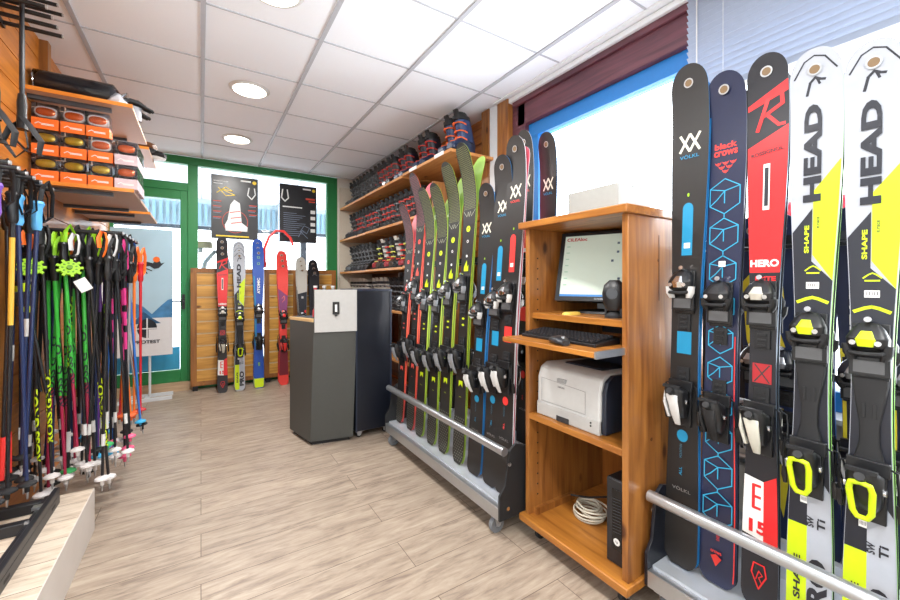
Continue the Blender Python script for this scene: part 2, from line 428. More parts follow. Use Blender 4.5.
b = MB(); b.cyl((0, .02, .03), (0, .02, .9), .012); b.b2((-.25, -.12, 0), (.2, -.08, .03)); b.b2((-.25, .08, 0), (.2, .12, .03)); b.b2((-.04, -.1, .005), (0, .1, .025))
b.build('stand', mat('stand_white', '#cfd6da', .4), t)

# ---- slatwall panels by the back glazing
def slatwall(x0, x1, top, label):
    t = thing('slat_panel', label, 'display panel', ((x0+x1)/2, 5.34, 0))
    W = x1-x0
    p = MB(); p.b2((-W/2, 0, .05), (-W/2+.06, .04, top)); p.b2((W/2-.06, 0, .05), (W/2, .04, top)); p.b2((-W/2+.06, .0, top-.05), (W/2-.06, .04, top)); p.b2((-W/2+.06, 0, .05), (W/2-.06, .04, .1))
    p.build('frame', PINE, t, .002)
    p = MB(); n = 9; hh = (top-.15)/n
    for i in range(n): p.b2((-W/2+.06, .006, .1+i*hh), (W/2-.06, .036, .1+(i+1)*hh-.016))
    p.build('slats', PINEX, t)
    p = MB()
    for i in range(n): p.b2((-W/2+.06, .014, .1+(i+1)*hh-.016), (W/2-.06, .026, .1+(i+1)*hh))
    p.build('groove_insert', mat('groove_alu', '#d8c9a8', .4), t)
    p = MB(); p.b2((-W/2+.02, -.02, 0), (-W/2+.07, .06, .05)); p.b2((W/2-.07, -.02, 0), (W/2-.02, .06, .05)); p.build('foot', BLKM, t)
slatwall(-.10, .62, 1.40, 'left varnished pine slat panel behind the red, white and blue skis')
slatwall(.66, 1.06, 1.40, 'narrow varnished pine slat panel behind the red and purple skis')
slatwall(1.10, 1.55, 1.40, 'right varnished pine slat panel half hidden by the grey counter')

# ---------------------------------------------------------------- ski
DARK = mat('ski_black', '#1c1a1a', .42)
def ski_profile(L, wt, ww, wl, rise, rstart=.86, tailround=.05):
    def hw(s):
        u = s/L
        if u < .08: w = wl
        elif u < .44: k = (u-.08)/.36; w = wl + (ww-wl)*(.5-.5*math.cos(PI*k))
        elif u < .87: k = (u-.44)/.43; w = ww + (wt-ww)*(.5-.5*math.cos(PI*k))
        else: w = wt
        tl = wt*.75; d = L-s
        if d < tl: k = 1-d/tl; w *= math.sqrt(max(0, 1-k**2.6))
        if s < tailround: k = 1-s/tailround; w *= math.sqrt(max(0, 1-.75*k**2.4))
        return max(w/2, .002)
    def yc(s):
        a = max(0, (s/L-rstart)/(1-rstart)); b = max(0, 1-s/L/.06)
        return -rise*a**2 - .006*b**2
    def th(s):
        u = s/L; return .003 + .0075*math.exp(-((u-.45)/.25)**2)
    return hw, yc, th
def ski_proto(name, label, L, wt, ww, wl, rise, top, side, base, deco, bind, rstart=.86, tailround=.05, ring=True):
    root = thing(name, label, 'ski')
    hw, yc, th = ski_profile(L, wt, ww, wl, rise, rstart, tailround)
    mb = MB(); vs = []
    ss = [0, .004, .012, .025, .04] + [L*(.03+.94*i/36) for i in range(37) if .05 < L*(.03+.94*i/36) < L-wt*.75] + [L-wt*.75*(1-k) for k in (0, .25, .45, .6, .72, .82, .9, .95, .985, 1)]
    for s in ss:
        w = hw(s)
        for (x, y) in ((-w, yc(s)-th(s)), (w, yc(s)-th(s)), (w, yc(s)), (-w, yc(s))): vs.append((x, y, s))
    n = len(ss)
    for i in range(n-1):
        for j in range(4):
            a, b = i*4+j, i*4+(j+1) % 4
            mb.f.append([a, b, b+4, a+4]); mb.mi.append((0, 1, 2, 1)[j])
    mb.f += [[3, 2, 1, 0], [n*4-4, n*4-3, n*4-2, n*4-1]]; mb.mi += [1, 1]; mb.v = [Vector(v) for v in vs]
    mb.build('board', [top, side, base], root, smooth=30)
    f = lambda x, z, h: (x, yc(min(z, L))-th(min(z, L))-h, z)
    D = Deco(f, root); deco(D, L, hw)
    if ring:
        D.disc('tip_ring', SILV, 0, L-wt*.5, .017); D.disc('tip_badge', mat('badge_brown', '#7a6244', .4), 0, L-wt*.5, .0125)
    D.done()
    if bind: binding(root, L, th, **bind)
    return root
def binding(root, L, th, body=BLK, acc=SILV, lever=WHT, toe=None, loop=False, plate=False, st=.545, sh=.335):
    toe = toe or body
    st, sh = L*st, L*sh; y = -th(st)-.001
    # toe piece
    t = MB(); t.b2((-.036, y, st-.085), (.036, y-.010, st+.07)); t.b2((-.040, y-.01, st-.075), (.040, y-.022, st-.022))
    t.loft([(st-.01, 0, y-.020, .030, .014), (st+.005, 0, y-.034, .042, .026), (st+.03, 0, y-.036, .043, .028), (st+.055, 0, y-.028, .032, .020), (st+.072, 0, y-.018, .018, .010)], 'z', 16)
    tp = t.build('toe_binding', body, root, .002)
    w = MB()
    for q in (-1, 1):
        w.loft([(st-.030, q*.030, y-.036, .008, .012), (st-.012, q*.036, y-.040, .012, .015), (st+.012, q*.040, y-.040, .010, .014)], 'z', 10)
    w.build('toe_wing', toe, tp)
    w = MB()
    for q in (-1, 1): w.cyl((q*.024, y-.055, st+.018), (q*.024, y-.066, st+.018), .007, n=12)
    w.cyl((0, y-.010, st+.074), (0, y-.040, st+.082), .008, n=10); w.build('adjustment_screw', CHR, tp)
    w = MB(); w.tube([(-.040, y-.034, st-.004), (-.028, y-.060, st-.010), (0, y-.066, st-.012), (.028, y-.060, st-.010), (.040, y-.034, st-.004)], .006, 8); w.build('toe_collar', BLKM, tp)
    w = MB(); w.loft([(st+.008, 0, y-.058, .016, .006), (st+.028, 0, y-.062, .020, .006), (st+.05, 0, y-.048, .012, .004)], 'z', 10); w.build('toe_cap', acc, tp)
    w = MB(); w.b2((-.030, y-.022, st-.066), (.030, y-.026, st-.032)); w.build('anti_friction_plate', mat('plate_grey', '#5b5d60', .4), tp)
    # centre track
    if plate:
        m = MB(); m.loft([(sh+.04, 0, y-.005, .034, .008), (sh+.10, 0, y-.005, .020, .008), (sh+.15, 0, y-.005, .020, .008), (st-.10, 0, y-.005, .036, .009), (st-.08, 0, y-.005, .036, .009)], 'z', 10, 4)
        for q in (-.011, .011): m.b2((q-.004, y-.013, st-.19), (q+.004, y-.016, st-.15))
        m.build('adjustment_track', BLKM, root, .001)
    else:
        for q0, q1 in ((sh+.04, sh+.105), (st-.15, st-.09)):
            m = MB(); m.b2((-.022, y, q0), (.022, y-.007, q1))
            for i in range(3): m.b2((-.012, y-.0068, q0+.006+i*.018), (.012, y-.011, q0+.014+i*.018))
            m.build('adjustment_track', BLKM, root, .001)
    # heel piece
    h = MB(); h.b2((-.034, y, sh-.11), (.034, y-.012, sh+.05)); h.b2((-.042, y-.01, sh+.02), (.042, y-.026, sh+.058))
    h.loft([(sh-.075, 0, y-.024, .022, .014), (sh-.05, 0, y-.036, .032, .026), (sh-.01, 0, y-.044, .036, .034), (sh+.022, 0, y-.050, .036, .036), (sh+.036, 0, y-.066, .028, .018)], 'z', 16)
    hb = h.build('heel_binding', body, root, .002)
    l = MB()
    if loop:
        yy = y-.080
        lp = [(-.022, yy-.006, sh-.01), (-.018, yy-.010, sh+.008), (0, yy-.012, sh+.013), (.018, yy-.010, sh+.008), (.022, yy-.006, sh-.01), (.018, yy+.010, sh-.07), (.010, yy+.014, sh-.086), (-.010, yy+.014, sh-.086), (-.018, yy+.010, sh-.07), (-.022, yy-.006, sh-.01)]
        l.tube(lp, .0075, 8)
    else:
        l.loft([(sh-.10, .004, y-.040, .010, .006), (sh-.06, .006, y-.064, .016, .007), (sh-.01, .004, y-.082, .019, .006), (sh+.012, 0, y-.082, .022, .005)], 'z', 10)
        l.loft([(sh-.075, -.022, y-.05, .006, .010), (sh-.02, -.03, y-.064, .007, .013), (sh+.02, -.03, y-.06, .006, .01)], 'z', 8)
    l.build('release_lever', lever, hb, .002)
    w = MB(); w.cyl((0, y-.086, sh+.02), (0, y-.100, sh+.03), .011, n=12); w.b2((-.030, y-.075, sh+.036), (.030, y-.088, sh+.046)); w.build('heel_cup', BLKM, hb)
    w = MB()
    for q in (-1, 1): w.cyl((q*.034, y-.044, sh-.012), (q*.040, y-.044, sh-.012), .009, n=12)
    w.build('pivot', CHR, hb)
    for q in (-1, 1):
        a = MB(); a.tube([(q*.040, y-.012, sh+.045), (q*.054, y-.020, sh+.040), (q*.057, y-.022, sh+.0), (q*.057, y-.008, sh-.055)], .003, 6)
        a.loft([(sh-.095, q*.057, y+.002, .005, .006), (sh-.07, q*.058, y-.004, .008, .008), (sh-.045, q*.057, y-.010, .006, .007)], 'z', 8)
        a.build('brake_arm', BLK, hb)

WHI = mat('ink_bone', '#d8d4c4', .4); STK = mat('sticker_white', '#e8e8e6', .5); INK = mat('ink_dark', '#20222c', .4)
def sticker(D, s, x=0, w=.022, m=STK):
    D.rect('price_sticker', m, x-w/2, s-.010, x+w/2, s+.010, n=1)
    for i in range(5): D.rect('barcode', INK, x-w*.36+i*w*.17, s-.004, x-w*.30+i*w*.17, s+.006, n=1)
def d_volkl(c):
    def f(D, L, hw):
        s = L*.845
        for x in (-.018, .018):
            D.line('logo', WHI, [(x-.017, s-.031), (x+.017, s+.031)], .009); D.line('logo', WHI, [(x+.017, s-.031), (x-.017, s+.031)], .009)
        D.text('lettering', c, 'VÖLKL', 0, s-.052, .07, .016, bold=.01)
        D.rect('stripe', c, -.019, L*.615, .019, L*.71); D.disc('stripe', c, 0, L*.71, .019, .022)
        D.disc('stripe', mat('lime', ''), 0, L*.738, .004, .007)
        sticker(D, L*.635, 0, .022)
        D.rect('stripe', c, -.026, L*.418, .026, L*.462)
        D.disc('stripe', c, 0, L*.255, .020, .022)
        D.text('small_lettering', c, 'ALL', -.004, L*.185, .03, .010, 90, .02)
        D.text('small_lettering', mat('ink_faint', '#3d6f86', .5), 'MOUNTAIN', -.004, L*.225, .05, .009, 90)
        D.text('tail_lettering', mat('ink_grey2', '#8b8784', .5), 'VÖLKL', 0, L*.150, .066, .014)
    return f
def hexpat(D, name, m, x0, x1, s0, s1, hw, r=.0042, p=.0115):
    k = 0; s = s0; h = D.h(); mb = D._mb(name, m)
    while s < s1:
        x = -x1 + (p/2 if k % 2 else 0)
        while x < x1:
            if abs(x) < hw(s)-r-.003 and abs(x) >= x0:
                mb.add([D.f(x+r*math.cos(PI*i/3), s+r*1.1*math.sin(PI*i/3), h) for i in range(6)], [tuple(range(6))])
            x += p
        s += p*.87; k += 1
def d_skin(c, cl):
    def f(D, L, hw):
        g = mat('dot_grey', '#85877c', .5)
        hexpat(D, 'dot_pattern', cl, 0, .06, L*.80, L*.985, hw, .0034)
        D.line('crown_line', mat('line_pale', '#b9bda8', .5), [(-hw(L*.79)+.003, L*.795), (-.02, L*.775), (-.01, L*.79), (0, L*.775), (.01, L*.79), (.02, L*.775), (hw(L*.79)-.003, L*.795)], .0022)
        D.disc('badge', c, 0, L*.735, .018); D.line('badge_mark', INK, [(-.006, L*.735-.008), (-.006, L*.735+.008), (.006, L*.735+.003), (-.004, L*.735-.002)], .003)
        D.disc('badge_small', STK, 0, L*.695, .009); D.disc('badge_small_ring', INK, 0, L*.695, .005)
        D.poly('chevron', c, [(-.02, L*.60), (.02, L*.60), (.02, L*.62), (.008, L*.612), (.004, L*.635), (-.008, L*.625), (-.02, L*.612)])
        D.disc('chevron', STK, 0, L*.648, .008)
        for q in (.47, .45, .43): D.disc('chevron', c, 0, L*q, .012, .006)
        D.poly('chevron', c, [(-.018, L*.255), (.018, L*.255), (.018, L*.235), (0, L*.245), (-.018, L*.235)])
        D.text('small_lettering', c, 'XII', 0, L*.205, .02, .006)
        hexpat(D, 'tail_pattern', g, 0, .06, .02, L*.14, hw, .0036, .017)
    return f
CYL = mat('ink_cyan', '#2f9fc8', .4); CRD = mat('ink_crow_red', '#d8352e', .4)
def hexcube(D, m, x, s, r, w=.0026):
    P = [(x+r*math.sin(PI*i/3), s+r*1.15*math.cos(PI*i/3)) for i in range(6)]
    D.line('line_pattern', m, P, w, True)
    for i in (0, 2, 4): D.line('line_pattern', m, [(x*1.0, s), P[i]], w) if False else None
    c = (x, s+r*.35)
    D.line('line_pattern', m, [P[5], c, P[1]], w); D.line('line_pattern', m, [c, (x, s-r*.45)], w)
    D.line('line_pattern', m, [P[4], (x-r*.45, s-r*.2), c], w)
def d_crows(D, L, hw):
    D.text('lettering', CRD, 'black', 0, L*.857, .072, .022, 0, .03); D.text('lettering', CRD, 'crows', 0, L*.842, .076, .020, 0, .03)
    for k, n in ((0, 3), (1, 2), (2, 1)):
        for i in range(n):
            x = (i-(n-1)/2)*.024; s = L*.822-k*.015
            D.poly('emblem', CRD, [(x-.011, s+.006), (x-.004, s+.001), (x, s+.004), (x+.004, s+.001), (x+.011, s+.006), (x+.008, s-.002), (x, s-.008), (x-.008, s-.002)])
    s = L*.755
    while s > L*.13:
        r = hw(s)-.006
        hexcube(D, CYL, 0, s, r, .0032)
        if s > L*.5 or s < L*.3: D.line('line_pattern', CYL, [(0, s-r*1.15), (0, s-r*1.15-.012)], .0032)
        s -= r*2.3+.012
    sticker(D, L*.62)
    D.rect('edge_stripe', CRD, .90, L*.02, .96, L*.48, hw, 24)
    D.text('tail_lettering', CRD, 'DAEMON', .005, L*.095, .034, .010, 90)
    D.text('tail_emblem', CRD, 'crows', 0, L*.062, .034, .009, 0, .03)
    D.poly('tail_emblem', CRD, [(-.017, L*.052), (0, L*.058), (.017, L*.052), (0, L*.035)])
RR = mat('ski_red', '#d82226', .35, coat=.1)
def d_rossi(D, L, hw):
    D.quad('red_field', RR, [(-.97, L*.60), (.97, L*.60), (.97, L*.865), (-.97, L*.835)], 16, hw)
    D.quad('red_field', RR, [(-.97, L*.905), (.97, L*.925), (.97, L*.945), (-.97, L*.915)], 3, hw)
    D.line('logo', RR, [(-.028, L*.865), (.002, L*.92), (.038, L*.925), (.040, L*.905), (-.01, L*.89)], .011)
    D.line('logo', RR, [(0, L*.89), (.03, L*.868), (.045, L*.868)], .010)
    D.text('lettering', INK, 'ROSSIGNOL', 0, L*.822, .088, .013, 6, .02)
    D.rect('slot_frame', STK, -.009, L*.715, .009, L*.80, n=1); D.rect('slot', INK, -.0055, L*.722, .0055, L*.793, n=1)
    D.text('model_lettering', STK, 'HERO', 0, L*.617, .078, .024, 0, .04)
    D.text('model_lettering', RR, 'ELITE', .004, L*.589, .056, .015, 0, .04)
    sticker(D, L*.574, .012, .022)
    D.rect('red_square', mat('ski_darkred', '#a4232a', .4), -.026, L*.40, .026, L*.435)
    D.line('carbon_cross', mat('carbon', '#2e2d30', .4), [(-.02, L*.402), (.02, L*.433)], .004); D.line('carbon_cross', mat('carbon', ''), [(.02, L*.402), (-.02, L*.433)], .004)
    D.quad('white_field', STK, [(-.97, L*.125), (.2, L*.12), (.2, L*.225), (-.97, L*.23)], 4, hw)
    D.quad('red_field', RR, [(.2, L*.12), (.97, L*.12), (.97, L*.24), (.2, L*.225)], 4, hw)
    D.line('numeral', RR, [(.0, L*.215), (-.018, L*.215), (-.018, L*.175), (.0, L*.175)], .009); D.line('numeral', RR, [(-.018, L*.195), (0, L*.195)], .009)
    D.text('numeral', RR, '15', -.004, L*.142, .05, .042, 0, .04)
    D.line('tail_logo', RR, [(-.02, L*.06), (0, L*.035), (.02, L*.06), (.014, L*.078), (-.014, L*.078)], .004, True)
    D.line('tail_logo', RR, [(-.008, L*.05), (0, L*.066), (.01, L*.06), (0, L*.054), (.008, L*.046)], .003)
HW_ = mat('ski_white', '#a9aeb8', .3, coat=.1); HD = mat('ski_charcoal', '#171a26', .4)
def d_head(D, L, hw):
    D.line('tip_line', INK, [(-hw(L*.955)*.8, L*.958), (-.024, L*.982), (0, L*.988), (.024, L*.982), (hw(L*.955)*.8, L*.958)], .004)
    D.line('logo', INK, [(-.020, L*.925), (-.012, L*.945), (0, L*.952), (.012, L*.947), (.022, L*.945)], .007); D.line('logo', INK, [(.004, L*.95), (.010, L*.94)], .006)
    D.quad('yellow_field', YEL, [(-.05, L*.645), (.96, L*.60), (.96, L*.805), (-.05, L*.755)], 12, hw)
    D.quad('charcoal_field', HD, [(-.96, L*.24), (.3, L*.24), (.3, L*.60), (-.96, L*.655)], 20, hw)
    D.quad('charcoal_field', HD, [(-.96, L*.33), (.96, L*.25), (.96, L*.60), (-.96, L*.665)], 20, hw)
    D.quad('charcoal_field', HD, [(-.96, L*.62), (-.08, L*.62), (-.08, L*.725), (-.96, L*.685)], 4, hw)
    D.text('lettering', HD, 'HEAD', -.006, L*.822, .30, .042, 90, .05)
    D.text('small_lettering', YEL, 'SHAPE', -.016, L*.672, .085, .011, 90, .03)
    D.text('small_lettering', INK, 'e.race', .010, L*.70, .035, .006, 90, .01)
    for s, w in ((.622, .018), (.568, .034)):
        D.line('chevron', YEL, [(-w, L*s-.008), (-w*.4, L*s+.002), (0, L*s+.006), (w*.4, L*s+.002), (w, L*s-.008)], .0035 if s > .6 else .009)
    D.rect('chevron', YEL, -.015, L*.612, .015, L*.6145)
    sticker(D, L*.592, 0, .03)
    D.quad('yellow_field', YEL, [(-.96, L*.01), (-.08, L*.01), (-.08, L*.185), (-.96, L*.185)], 8, hw)
    D.quad('white_field', HW_, [(-.08, L*.01), (.96, L*.01), (.96, L*.25), (-.08, L*.22)], 8, hw)
    D.quad('charcoal_field', HD, [(-.96, L*.185), (-.08, L*.185), (-.08, L*.25), (-.96, L*.25)], 8, hw)
    D.text('model_lettering', INK, 'PRO', .020, L*.085, .18, .046, 90, .045)
    D.text('model_lettering', INK, 'SW', .004, L*.195, .030, .016, 90, .03); D.text('model_lettering', INK, 'Ti', .028, L*.195, .034, .018, 90, .03)
    D.text('tail_lettering', INK, 'SHAPE', -.026, L*.095, .13, .016, 90, .03)
    sticker(D, L*.228, -.012, .016)
BLS = mat('ski_blue', '#2850a8', .3, coat=.1)
def d_blue(D, L, hw):
    for q in (.93, .885): D.line('logo', LIME, [(-.012, L*q), (.012, L*q), (.012, L*q+.022), (-.012, L*q+.022)], .004, True)
    D.text('lettering', STK, 'ATOMIC', 0, L*.73, .20, .030, 90, .04); D.text('small_lettering', STK, 'REDSTER', -.002, L*.58, .09, .014, 90)
    D.rect('white_patch', STK, -.8, L*.50, .8, L*.54, hw)
    D.rect('white_line', CYA, -.96, L*.3, -.7, L*.8, hw)
    D.rect('yellow_field', YEL, -.96, .012, .96, L*.07, hw); D.text('tail_lettering', LIME, 'X9', 0, L*.17, .05, .02, 90, .03)
def d_redp(D, L, hw):
    D.quad('purple_field', mat('ski_plum', '#7d3c6e', .4), [(-.96, L*.50), (.96, L*.50), (.96, L*.72), (-.96, L*.78)], 10, hw)
    D.line('logo', mat('coral', '#f0775f', .4), [(-.014, L*.70), (.012, L*.72), (.016, L*.69), (-.01, L*.67)], .005)
    D.rect('white_patch', STK, -.8, L*.50, .8, L*.53, hw); D.rect('dark_field', mat('ski_wine', '#6e1f2c', .4), -.96, L*.08, .96, L*.28, hw)
def d_greyb(D, L, hw):
    D.quad('black_field', INK, [(-.96, L*.45), (.96, L*.45), (.96, L*.78), (-.96, L*.76)], 10, hw)
    D.text('lettering', STK, 'II', 0, L*.73, .02, .03, 0, .03); D.rect('white_patch', STK, -.7, L*.48, .7, L*.50, hw)
    D.rect('stripe', RED, .5, L*.2, .9, L*.62, hw)
def d_blackb(D, L, hw):
    D.rect('badge', mat('ink_grey3', '#9a9ca4', .4), -.012, L*.70, .012, L*.73); D.line('logo', INK, [(-.008, L*.70), (.008, L*.73)], .003)
    D.rect('stripe', mat('wine2', '#8b2440', .4), -.9, L*.42, .0, L*.58, hw); D.rect('white_patch', STK, -.7, L*.48, .7, L*.50, hw)
    D.line('tip_line', mat('ink_grey3', ''), [(-.03, L*.94), (0, L*.955), (.03, L*.94)], .004)
def d_navyy(D, L, hw):
    yl = mat('ski_mustard', '#d8c832', .4)
    D.poly('yellow_shape', yl, [(-.042, L*.80), (-.008, L*.83), (.0, L*.74), (-.02, L*.66), (.01, L*.58), (-.01, L*.55), (-.03, L*.62)])
    D.poly('yellow_shape', yl, [(-.035, L*.40), (-.01, L*.42), (.0, L*.2), (-.02, L*.08), (-.04, L*.15)])
def d_navyh(D, L, hw):
    D.text('lettering', STK, 'HEAD', 0, L*.72, .2, .035, 90, .04); D.line('slash', STK, [(-.03, L*.2), (.0, L*.28), (.03, L*.2)], .006)
    D.rect('stripe', mat('ski_mustard', ''), -.96, L*.25, -.7, L*.62, hw)

silver_b = dict(body=BLK, acc=SILV, lever=mat('lever_grey', '#85888d', .35), toe=mat('toe_grey', '#8d9095', .35)); mark_b = dict(body=BLK, acc=CHR, lever=WHT, toe=WHT)
NB = mat('ski_base_dark', '#1d1e22', .3)
SK = {}
SK['vb'] = ski_proto('ski', '', 1.86, .134, .098, .118, .035, DARK, mat('side_blue', '#2a78b4', .4), mat('base_blue', '#1c6ea8', .35), d_volkl(CYA), mark_b)
SK['vr'] = ski_proto('ski', '', 1.86, .134, .098, .118, .035, DARK, mat('side_white', '#c9ccd2', .4), mat('base_pink', '#c45a6c', .35), d_volkl(RED), mark_b)
SK['sy'] = ski_proto('ski', '', 1.84, .118, .084, .104, .10, DARK, mat('side_yellow', '#93a628', .4), mat('base_lime', '#8fb050', .35), d_skin(YEL, mat('dot_olive', '#777c52', .5)), silver_b, .80, .09, False)
SK['sp'] = ski_proto('ski', '', 1.84, .118, .084, .104, .10, DARK, mat('side_orange', '#d8502c', .4), mat('base_rose', '#d86a78', .35), d_skin(mat('badge_coral', '#e0574c', .4), mat('dot_rose', '#8a5860', .5)), silver_b, .80, .09, False)
SK['bc'] = ski_proto('ski', '', 1.80, .126, .10, .118, .035, mat('ski_navy', '#1e2440', .3, coat=.1), mat('side_crow', '#273048', .4), NB, d_crows, dict(body=BLK, acc=BLKM, lever=BLKM))
SK['ro'] = ski_proto('ski', '', 1.80, .114, .072, .10, .03, mat('ski_jet', '#1b1c24', .3, coat=.1), mat('side_steel', '#5a6a7a', .3, .6), NB, d_rossi, dict(body=BLK, acc=mat('silver_red', '#b4b0a4', .35), lever=mat('lever_cream', '#c9c8bc', .4), toe=BLK))
SK['he'] = ski_proto('ski', '', 1.76, .124, .078, .106, .03, HW_, mat('side_lime', '#8fd05c', .35), mat('base_black2', '#26302c', .3), d_head, dict(body=BLK, acc=YEL, lever=YEL, toe=BLKM, loop=True, plate=True, st=.505, sh=.30))
SK['bl'] = ski_proto('ski', '', 1.76, .118, .076, .104, .03, BLS, mat('side_green', '#7fae3c', .4), NB, d_blue, dict(body=BLK, acc=SILV, lever=BLK))
SK['rp'] = ski_proto('ski', '', 1.62, .118, .076, .104, .03, mat('ski_coral', '#e0423c', .35, coat=.1), mat('side_or2', '#e07030', .4), NB, d_redp, dict(body=BLK, acc=RED, lever=RED))
SK['gb'] = ski_proto('ski', '', 1.60, .118, .078, .104, .03, mat('ski_lightgrey', '#b9b7b0', .35, coat=.1), mat('side_dk', '#3a3a40', .4), NB, d_greyb, dict(body=BLK, acc=SILV, lever=WHT))
SK['bb'] = ski_proto('ski', '', 1.60, .118, .078, .104, .03, mat('ski_coal', '#202127', .3, coat=.1), mat('side_dk2', '#4a4a52', .4), NB, d_blackb, dict(body=BLK, acc=SILV, lever=WHT))
SK['ny'] = ski_proto('ski', '', 1.30, .108, .08, .10, .03, mat('ski_navy2', '#1c2a4c', .35), mat('side_cyan', '#3f9fc0', .4), NB, d_navyy, dict(body=NAVY, acc=SILV, lever=WHT))
SK['nh'] = ski_proto('ski', '', 1.30, .108, .08, .10, .03, mat('ski_navy3', '#1a2340', .35), mat('side_blue2', '#2a5fa0', .4), NB, d_navyh, dict(body=NAVY, acc=SILV, lever=WHT))

LEN = {'vb': 1.86, 'vr': 1.86, 'sy': 1.84, 'sp': 1.84, 'bc': 1.80, 'ro': 1.80, 'he': 1.76, 'bl': 1.76, 'rp': 1.62, 'gb': 1.60, 'bb': 1.60, 'ny': 1.30, 'nh': 1.30}
def rack_ski(k, X, Y, z0, ztop, label, mate, lean=.085, grp=None, twist=0, wsc=1):
    L = (ztop-z0); ang = math.atan2(lean, L); sc = L/math.cos(ang)/LEN[k]
    place(SK[k], (X, Y, z0), (-ang, 0, R(-90+twist)), label, grp, (wsc, 1, sc))
    if mate:
        place(SK[k], (X+.006, Y-.004, z0+.002), (ang, 0, R(90+twist)), mate, None, (wsc*.95, .55, sc*.975), only=('board', 'toe_binding', 'heel_binding', 'adjustment_track', 'tip_ring'))
# right rack
rack_ski('vb', 1.515, .780, .175, 2.06, 'black ski with bone XX logo and blue stripes, on the right rack beside the cabinet', 'mate of the black blue-striped ski, base to base behind it on the right rack')
rack_ski('bc', 1.530, .664, .175, 1.985, 'dark navy ski with cyan hexagon lines and red black crows lettering', 'mate behind the navy cyan-hexagon ski, its topsheet to the window')
rack_ski('ro', 1.530, .541, .175, 1.99, 'red and black race ski lettered HERO ELITE, on the right rack', 'mate behind the red HERO ELITE ski on the right rack')
rack_ski('he', 1.525, .418, .175, 1.944, 'white and yellow HEAD ski on the right rack, next to the red ski', 'mate behind the white and yellow ski next to the red one on the right rack')
rack_ski('he', 1.525, .293, .175, 1.905, 'white and yellow HEAD ski at the right edge of the photo', 'mate behind the white and yellow ski at the right edge of the photo')
# left rack
specs = [('sp', 2.73, 1.83, 'pink-marked dotted-tip touring ski at the far end of the long rack'), ('sp', 2.55, 2.02, 'tall pink-marked dotted-tip touring ski with orange edges'),
 ('sy', 2.41, 1.885, 'yellow-marked dotted-tip touring ski right beside the orange-edged one'), ('sy', 2.245, 1.88, 'shorter yellow-marked dotted-tip touring ski, second of the four yellow ones'),
 ('sy', 2.095, 1.98, 'yellow-marked dotted-tip touring ski, third of the four yellow ones'), ('sy', 1.925, 2.05, 'tallest yellow-marked dotted-tip touring ski next to the plain black skis'),
 ('vb', 1.765, 1.79, 'shortest black ski with blue markings on the long rack, by the yellow touring skis'), ('vb', 1.624, 1.91, 'taller black ski with blue markings amid the black ones'),
 ('vr', 1.522, 1.98, 'black ski with red markings at the near end of the long rack')]
for k, Y, zt, lb in specs:
    rack_ski(k, 1.275, Y, .175, zt, lb, 'mate standing behind the ' + lb.split(',')[0].replace(' at the far end of the long rack', ' farthest away').replace(' at the near end of the long rack', ' nearest the cabinet').replace(' on the long rack', ''), lean=.11, wsc=1.12 if k[0] == 's' else 1.06)
rack_ski('vr', 1.64, 1.765, .175, 2.15, 'black ski with red logo standing in the rear row behind the red-marked ski', None, .03)
rack_ski('vb', 1.70, 1.64, .175, 2.11, 'dark ski with white XX logo against the window, last before the cabinet', None, .03)

# back wall ski groups (front one shorter, stacked)
def trio(k, X, zt, colour, dz=.075, spread=0, bx=0):
    for i, w in enumerate(('rear', 'middle', 'front')):
        L = zt-i*dz; sc = L/LEN[k]; yb = 5.20-.03*i-.02
        place(SK[k], (X+bx+.012*i*spread, yb-.02*i, .0), (-math.atan2(.08, L), R(-bx*30), 0), '%s ski leaning on the pine slat panel, %s one of its three' % (colour, w), None, (1, 1, sc))
trio('ro', .205, 1.76, 'red and black'); trio('he', .375, 1.72, 'white and yellow', .06); trio('bl', .575, 1.76, 'blue and yellow-tailed', .06)
trio('rp', .845, 1.63, 'coral red and purple', .07); trio('gb', 1.07, 1.56, 'grey and black', .06); trio('bb', 1.22, 1.53, 'plain black', .06)

# red hoop hanging over the blue skis and grey arched stand
t = thing('curved_hoop', 'thin red curved hoop with a taut cord, sticking up between blue and coral skis', 'hoop', (.66, 5.30, 1.44))
t_pts = [(.0, 0, 0), (.0, 0, .22), (.05, 0, .36), (.13, 0, .44), (.22, 0, .44), (.30, 0, .36), (.33, 0, .27)]
MB().tube(t_pts, .016, 8).build('hoop', RED, t); MB().tube([(.33, 0, .27), (0, 0, .0)], .003, 6).build('cord', mat('cord_grey', '#8a7a78', .6), t)
MB().loft([(-.02, 0, 0, .02, .012), (.05, 0, 0, .022, .014)]).build('grip', RED, t)
t = thing('arched_stand', 'grey arched stand with a small lamp head outside the glazing beside the door', 'stand', (.05, 5.85, -.05))
MB().tube([(-.06, 0, 0), (-.06, 0, 1.3), (0, 0, 1.55), (.1, 0, 1.68), (.22, 0, 1.64), (.28, 0, 1.4), (.28, 0, 0)], .028, 10).build('arch', mat('stand_grey', '#8d99a4', .4), t)
MB().loft([(1.72, -.02, 0, .10, .08), (1.80, -.02, 0, .09, .07)], 'z', 12).build('lamp_head', mat('stand_olive', '#8a8468', .5), t)
MB().b2((-.08, -.02, 1.66), (-.03, .02, 1.73)).build('bracket', mat('stand_grey', ''), t)

